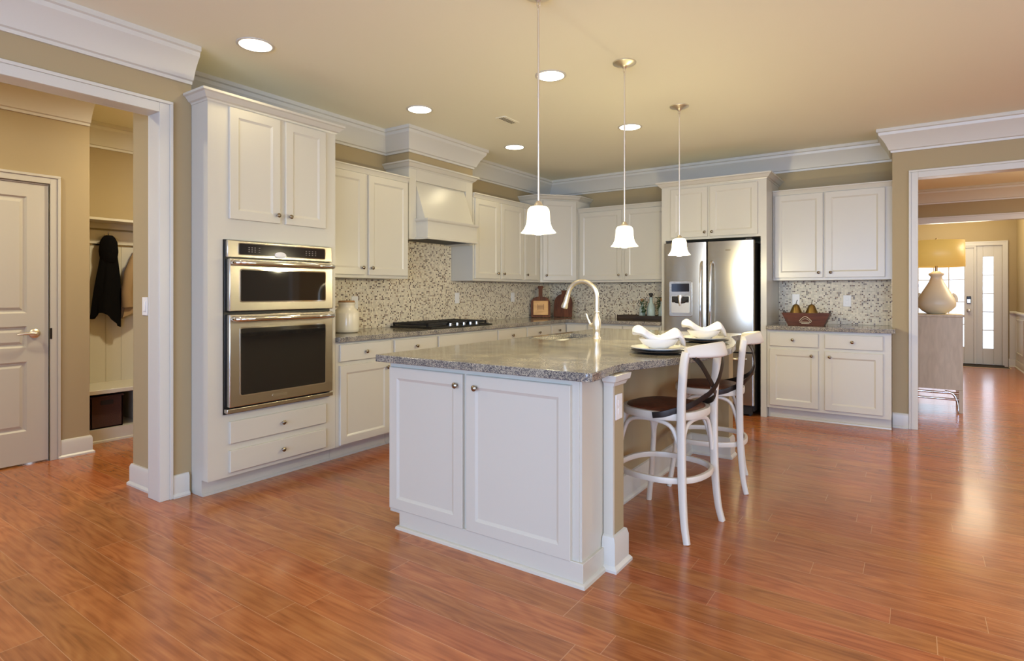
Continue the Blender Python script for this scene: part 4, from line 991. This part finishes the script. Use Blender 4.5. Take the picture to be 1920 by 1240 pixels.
# ------------------------------------------------------------------ stools
def spl(P, n=6):      # Catmull-Rom
    P = [Vector(p) for p in P]; out = []
    for i in range(len(P)-1):
        a = P[max(i-1, 0)]; b_ = P[i]; c_ = P[i+1]; d_ = P[min(i+2, len(P)-1)]
        for k in range(n):
            t_ = k/n; out.append(.5*((2*b_)+(c_-a)*t_+(2*a-5*b_+4*c_-d_)*t_*t_+(3*b_-a-3*c_+d_)*t_**3))
    out.append(P[-1]); return out
def stool(label, loc, rot):
    t = thing('bar_stool', label, 'stool', loc, rot, 'white cross-back bar stools at the island')
    SZ = .615
    # seat frame: rounded hoop
    def hoop(rx, ry, n=40, p=2.6):
        out = []
        for k in range(n):
            a = 2*PI*k/n; c_, s_ = math.cos(a), math.sin(a)
            out.append((rx*math.copysign(abs(c_)**(2/p), c_), ry*math.copysign(abs(s_)**(2/p), s_)))
        return out
    hp = hoop(.200, .205)
    obj('seat_frame', MB().tube([(x, y, SZ) for x, y in hp], .02, 10, closed=True, flat=(.042, .034), up=(0, 0, 1)), 'stool', t, smooth=.9)
    sm = MB(); rings = [(.196, .014), (.190, .026), (.160, .033), (.10, .034), (.0, .034)]
    n = 40; vs = []
    for r_, z_ in rings[:-1]:
        vs += [(x*r_/.20, y*r_/.20, SZ+z_) for x, y in hp]
    vs.append((0, 0, SZ+.034)); fs = []
    for r_ in range(3):
        for k in range(n): fs.append((r_*n+k, r_*n+(k+1) % n, (r_+1)*n+(k+1) % n, (r_+1)*n+k))
    for k in range(n): fs.append((3*n+k, 3*n+(k+1) % n, 4*n))
    fs.append(tuple(range(n-1, -1, -1)))
    obj('seat', sm.add(vs, fs), 'seat', t, smooth=1.0)
    for s_ in (-1, 1):
        pts = spl([(.225, s_*.205, 0), (.205, s_*.195, .10), (.190, s_*.188, .30), (.186, s_*.186, .55), (.188, s_*.190, .70), (.198, s_*.192, .84), (.206, s_*.191, .91), (.213, s_*.187, .948)], 5)
        fl = [(.030+.010*min(1, p.z/.3), .030) for p in pts]
        obj('leg', MB().tube(pts, .018, 12, flat=fl, up=(1, 0, 0)), 'stool', t, smooth=.9)
        pts = spl([(-.235, s_*.225, 0), (-.205, s_*.205, .20), (-.175, s_*.178, .45), (-.160, s_*.160, .60)], 5)
        obj('leg', MB().tube(pts, [.0155]*len(pts), 12), 'stool', t, smooth=.9)
    rp = spl([(.212, -.186, .945), (.240, -.14, .949), (.285, -.065, .953), (.302, 0, .955), (.285, .065, .953), (.240, .14, .949), (.212, .186, .945)], 5)
    fl = [(.050+.028*math.sin(PI*k/(len(rp)-1)), .030+.016*math.sin(PI*k/(len(rp)-1))) for k in range(len(rp))]
    obj('top_rail', MB().tube(rp, .03, 16, flat=fl, up=(-.3, 0, 1)), 'stool', t, smooth=.9)
    # foot ring
    fh = hoop(.232, .232, 40, 2.4)
    obj('foot_ring', MB().tube([(x-.008, y, .295) for x, y in fh], .014, 10, closed=True, flat=(.032, .022), up=(0, 0, 1)), 'stool', t, smooth=.9)
    # bent braces under the seat
    def brace(a, b_):
        A_ = Vector(a); B_ = Vector(b_); mid = (A_+B_)/2
        top = SZ-.03
        pts = spl([A_, A_+(mid-A_)*.10+Vector((0, 0, .09)), A_+(mid-A_)*.35+Vector((0, 0, .175)), Vector((mid.x, mid.y, top)), B_+(mid-B_)*.35+Vector((0, 0, .175)), B_+(mid-B_)*.10+Vector((0, 0, .09)), B_], 5)
        obj('brace', MB().tube(pts, .011, 10), 'stool', t, smooth=.9)
    c = [(.180, -.175, .39), (.180, .175, .39), (-.178, .178, .39), (-.178, -.178, .39)]
    for i in range(4): brace(c[i], c[(i+1) % 4])
    # crossed straps that wrap round the seat
    for s_ in (-1, 1):
        pts = spl([(.238, s_*.160, .930), (.262, s_*.120, .885), (.274, s_*.045, .80), (.268, s_*-.02, .745), (.238, s_*-.09, .70), (.190, s_*-.148, .665), (.14, s_*-.186, .643), (.10, s_*-.212, .628), (.045, s_*-.224, .617)], 5)
        up = []
        for p in pts: up.append(Vector((p.x, p.y*.9, 0)).normalized().cross(Vector((0, 0, 1))))
        mb = MB()
        n_ = len(pts)
        ups = []
        for i, p in enumerate(pts):
            d_ = (pts[min(i+1, n_-1)]-pts[max(i-1, 0)]).normalized(); out = Vector((p.x, p.y, 0)); 
            if p.z > .68: out = Vector((1, 0, 0))
            ups.append(d_.cross(out.normalized()))
        off = .004*s_
        pts2 = [p+Vector((off if p.z > .72 else 0, 0, 0)) for p in pts]
        obj('strap', MB().tube(pts2, .01, 10, flat=(.032, .006), up=ups), 'strap', t, smooth=.8)
        obj('strap_bolt', MB().lathe([(.007, 0), (.007, .003), (0, .006)], 12, Matrix.Translation((.248, s_*.156, .922)) @ Matrix.Rotation(PI/2, 4, 'Y')), 'knob', t)
    return t
stool('white cross-back bar stool with russet seat, nearer to the camera', (-1.105, 3.081, 0), math.radians(-8.8))
stool('white cross-back bar stool with russet seat, farther along the island', (-1.106, 3.914, 0), math.radians(12.8))

# ------------------------------------------------------------------ pendants, downlights, vent
for i, (y, lb) in enumerate(((2.465, 'nearest the camera'), (3.52, 'in the middle of the three'), (4.60, 'nearest the refrigerator'))):
    t = thing('pendant_lamp', 'lit bell-shaped glass pendant on a nickel rod, %s' % lb, 'pendant lamp', (-1.54, y, CZ), 0, 'bell pendants over the island')
    obj('canopy', MB().lathe([(0, 0), (.075, 0), (.075, -.006), (.060, -.014), (.030, -.022), (.016, -.030), (.010, -.040), (0, -.040)], 32), 'nickel', t, smooth=.8)
    obj('loop', MB().tube([(.009*math.cos(a), 0, -.052+.014*math.sin(a)) for a in [2*PI*k/12 for k in range(12)]], .0025, 6, closed=True).tube([(0, .009*math.cos(a), -.072+.014*math.sin(a)) for a in [2*PI*k/12 for k in range(12)]], .0025, 6, closed=True), 'nickel', t)
    obj('rod', MB().tube([(0, 0, -.082), (0, 0, -.50)], .0055, 10).tube([(0, 0, -.50), (0, 0, -.515)], .0075, 10).tube([(0, 0, -.515), (0, 0, -1.045)], .0055, 10), 'nickel', t)
    obj('socket_cap', MB().lathe([(.006, -1.035), (.012, -1.04), (.022, -1.055), (.026, -1.066), (0, -1.066)], 24), 'nickel', t)
    sp = [(.026, -1.062), (.044, -1.067), (.054, -1.080), (.057, -1.10), (.058, -1.13), (.062, -1.155), (.070, -1.175), (.082, -1.190), (.088, -1.196)]
    obj('glass_shade', MB().lathe(sp, 40, cap=False), 'shade_glass', t, smooth=1.2)
    obj('bulb', MB().lathe([(0, -1.207), (.015, -1.205), (.027, -1.195), (.030, -1.186), (.030, -1.184), (0, -1.184)], 20), 'bulb', t)
    light('pendant_light', 'POINT', (-1.54, y, CZ-1.235), (19, 31, 44)[i], (1, .88, .54), shadow_soft_size=.05)
DL = [(-3.26, 2.0, 'leftmost, above the oven tower'), (-3.31, 3.47, 'above the counter left of the hood'), (-3.37, 4.93, 'above the cabinets right of the hood'), (-2.05, 3.44, 'beside the nearest pendant rod'), (-2.10, 4.92, 'beside the middle pendant rod')]
for x, y, lb in DL:
    t = thing('recessed_light', 'round lit recessed ceiling light, %s' % lb, 'ceiling light', (x, y, CZ), 0, 'recessed ceiling lights')
    obj('trim_ring', MB().lathe([(.092, -.001), (.108, -.001), (.108, -.004), (.102, -.007), (.094, -.006), (.092, -.001)], 36), 'trim', t, smooth=.8)
    obj('lens', MB().lathe([(0, -.006), (.092, -.005)], 36, cap=False), 'glow', t)
for x, y, e_ in [(a, b, 10+4*(b > 4)+3*(a < -3)) for a, b, _ in DL]+[(-2.0, 1.95, 5), (.8, 3.6, 12), (-1.8, 0.2, 2), (1.8, 1.0, 6), (-.2, 5.2, 12)]:  # beams past the DL list are extra, with no fixture modelled
    light('recessed_and_extra_beam', 'SPOT', (x, y, CZ-.02), e_, (1, .86, .52), (0, 0, 0), spot_size=math.radians(150), spot_blend=.9, shadow_soft_size=.07)
t = thing('ceiling_vent', 'small white air vent in the ceiling near the hood', 'vent', (-2.89, 4.12, CZ))
v = MB().box(-.05, .05, -.11, .11, -.005, 0); obj('frame', v, 'ceiling', t, bevel=.002)
v = MB()
for k in range(3): v.box(-.022+k*.018, -.016+k*.018, -.095, .095, -.007, -.005)
obj('slats', v, 'dark_gap', t)

# ------------------------------------------------------------------ dining console, lamp, plant
co = thing('console_cabinet', 'pale limed-oak console cabinet with chrome stretchers under the lamp', 'cabinet', (-.57, 7.5, 0))
obj('body', B(0, 1.0, 0, .48, .235, .985), 'oak', co, bevel=.003); obj('top', B(-.01, 1.012, -.01, .49, .985, 1.01), 'oak', co, bevel=.004)
for xx in (.0, .965):
    for yy in (0, .445): obj('leg', B(xx, xx+.035, yy, yy+.035, 0, .235), 'oak', co, bevel=.002)
for zz in (.20, .135): obj('stretcher', MB().tube([(.035, .02, zz), (.965, .02, zz)], .012, 10).tube([(.035, .46, zz), (.965, .46, zz)], .012, 10), 'chrome', co)
obj('bracket', MB().tube(spl([(.85, .018, .215), (.92, .018, .19), (.955, .018, .11), (.962, .018, .02)], 5), .012, 10), 'chrome', co)
lp = thing('table_lamp', 'large cream ceramic table lamp with a lit mustard drum shade', 'lamp', (.215, 7.74, 1.01))
obj('lamp_base', MB().lathe([(0, 0), (.075, 0), (.09, .008), (.125, .03), (.170, .08), (.175, .12), (.160, .17), (.125, .24), (.085, .31), (.060, .36), (.050, .40), (.068, .42), (.068, .435), (.048, .445), (.030, .46), (0, .46)], 40), 'glaze', lp, smooth=1.2)
for sx in (-1, 1): obj('lug', MB().tube(spl([(sx*.135, 0, .215), (sx*.158, 0, .20), (sx*.172, 0, .165), (sx*.168, 0, .13)], 4), .016, 10), 'glaze', lp)
obj('neck', MB().lathe([(.012, .46), (.012, .62)], 12), 'brass', lp)
obj('lamp_shade', MB().lathe([(.248, .505), (.245, .785)], 48, cap=False), 'lampshade', lp, smooth=1.2, solid=.003)
obj('shade_spider', MB().tube([(-.245, 0, .775), (.245, 0, .775)], .003, 6).tube([(0, -.245, .775), (0, .245, .775)], .003, 6).lathe([(.004, .775), (.004, .79), (.010, .80), (.008, .812), (0, .815)], 12), 'brass', lp)
obj('bulb', MB().lathe([(0, .61), (.03, .63), (.033, .66), (.02, .70), (0, .71)], 16), 'bulb', lp)
light('table_lamp_light', 'POINT', (.215, 7.74, 1.66), 9, (1, .80, .5), shadow_soft_size=.04)
sprig('dark green potted plant behind the lamp on the console', -.03, 7.93, 1.115, .20, 30, 21, 'potted_plant', .026, .105, .085)
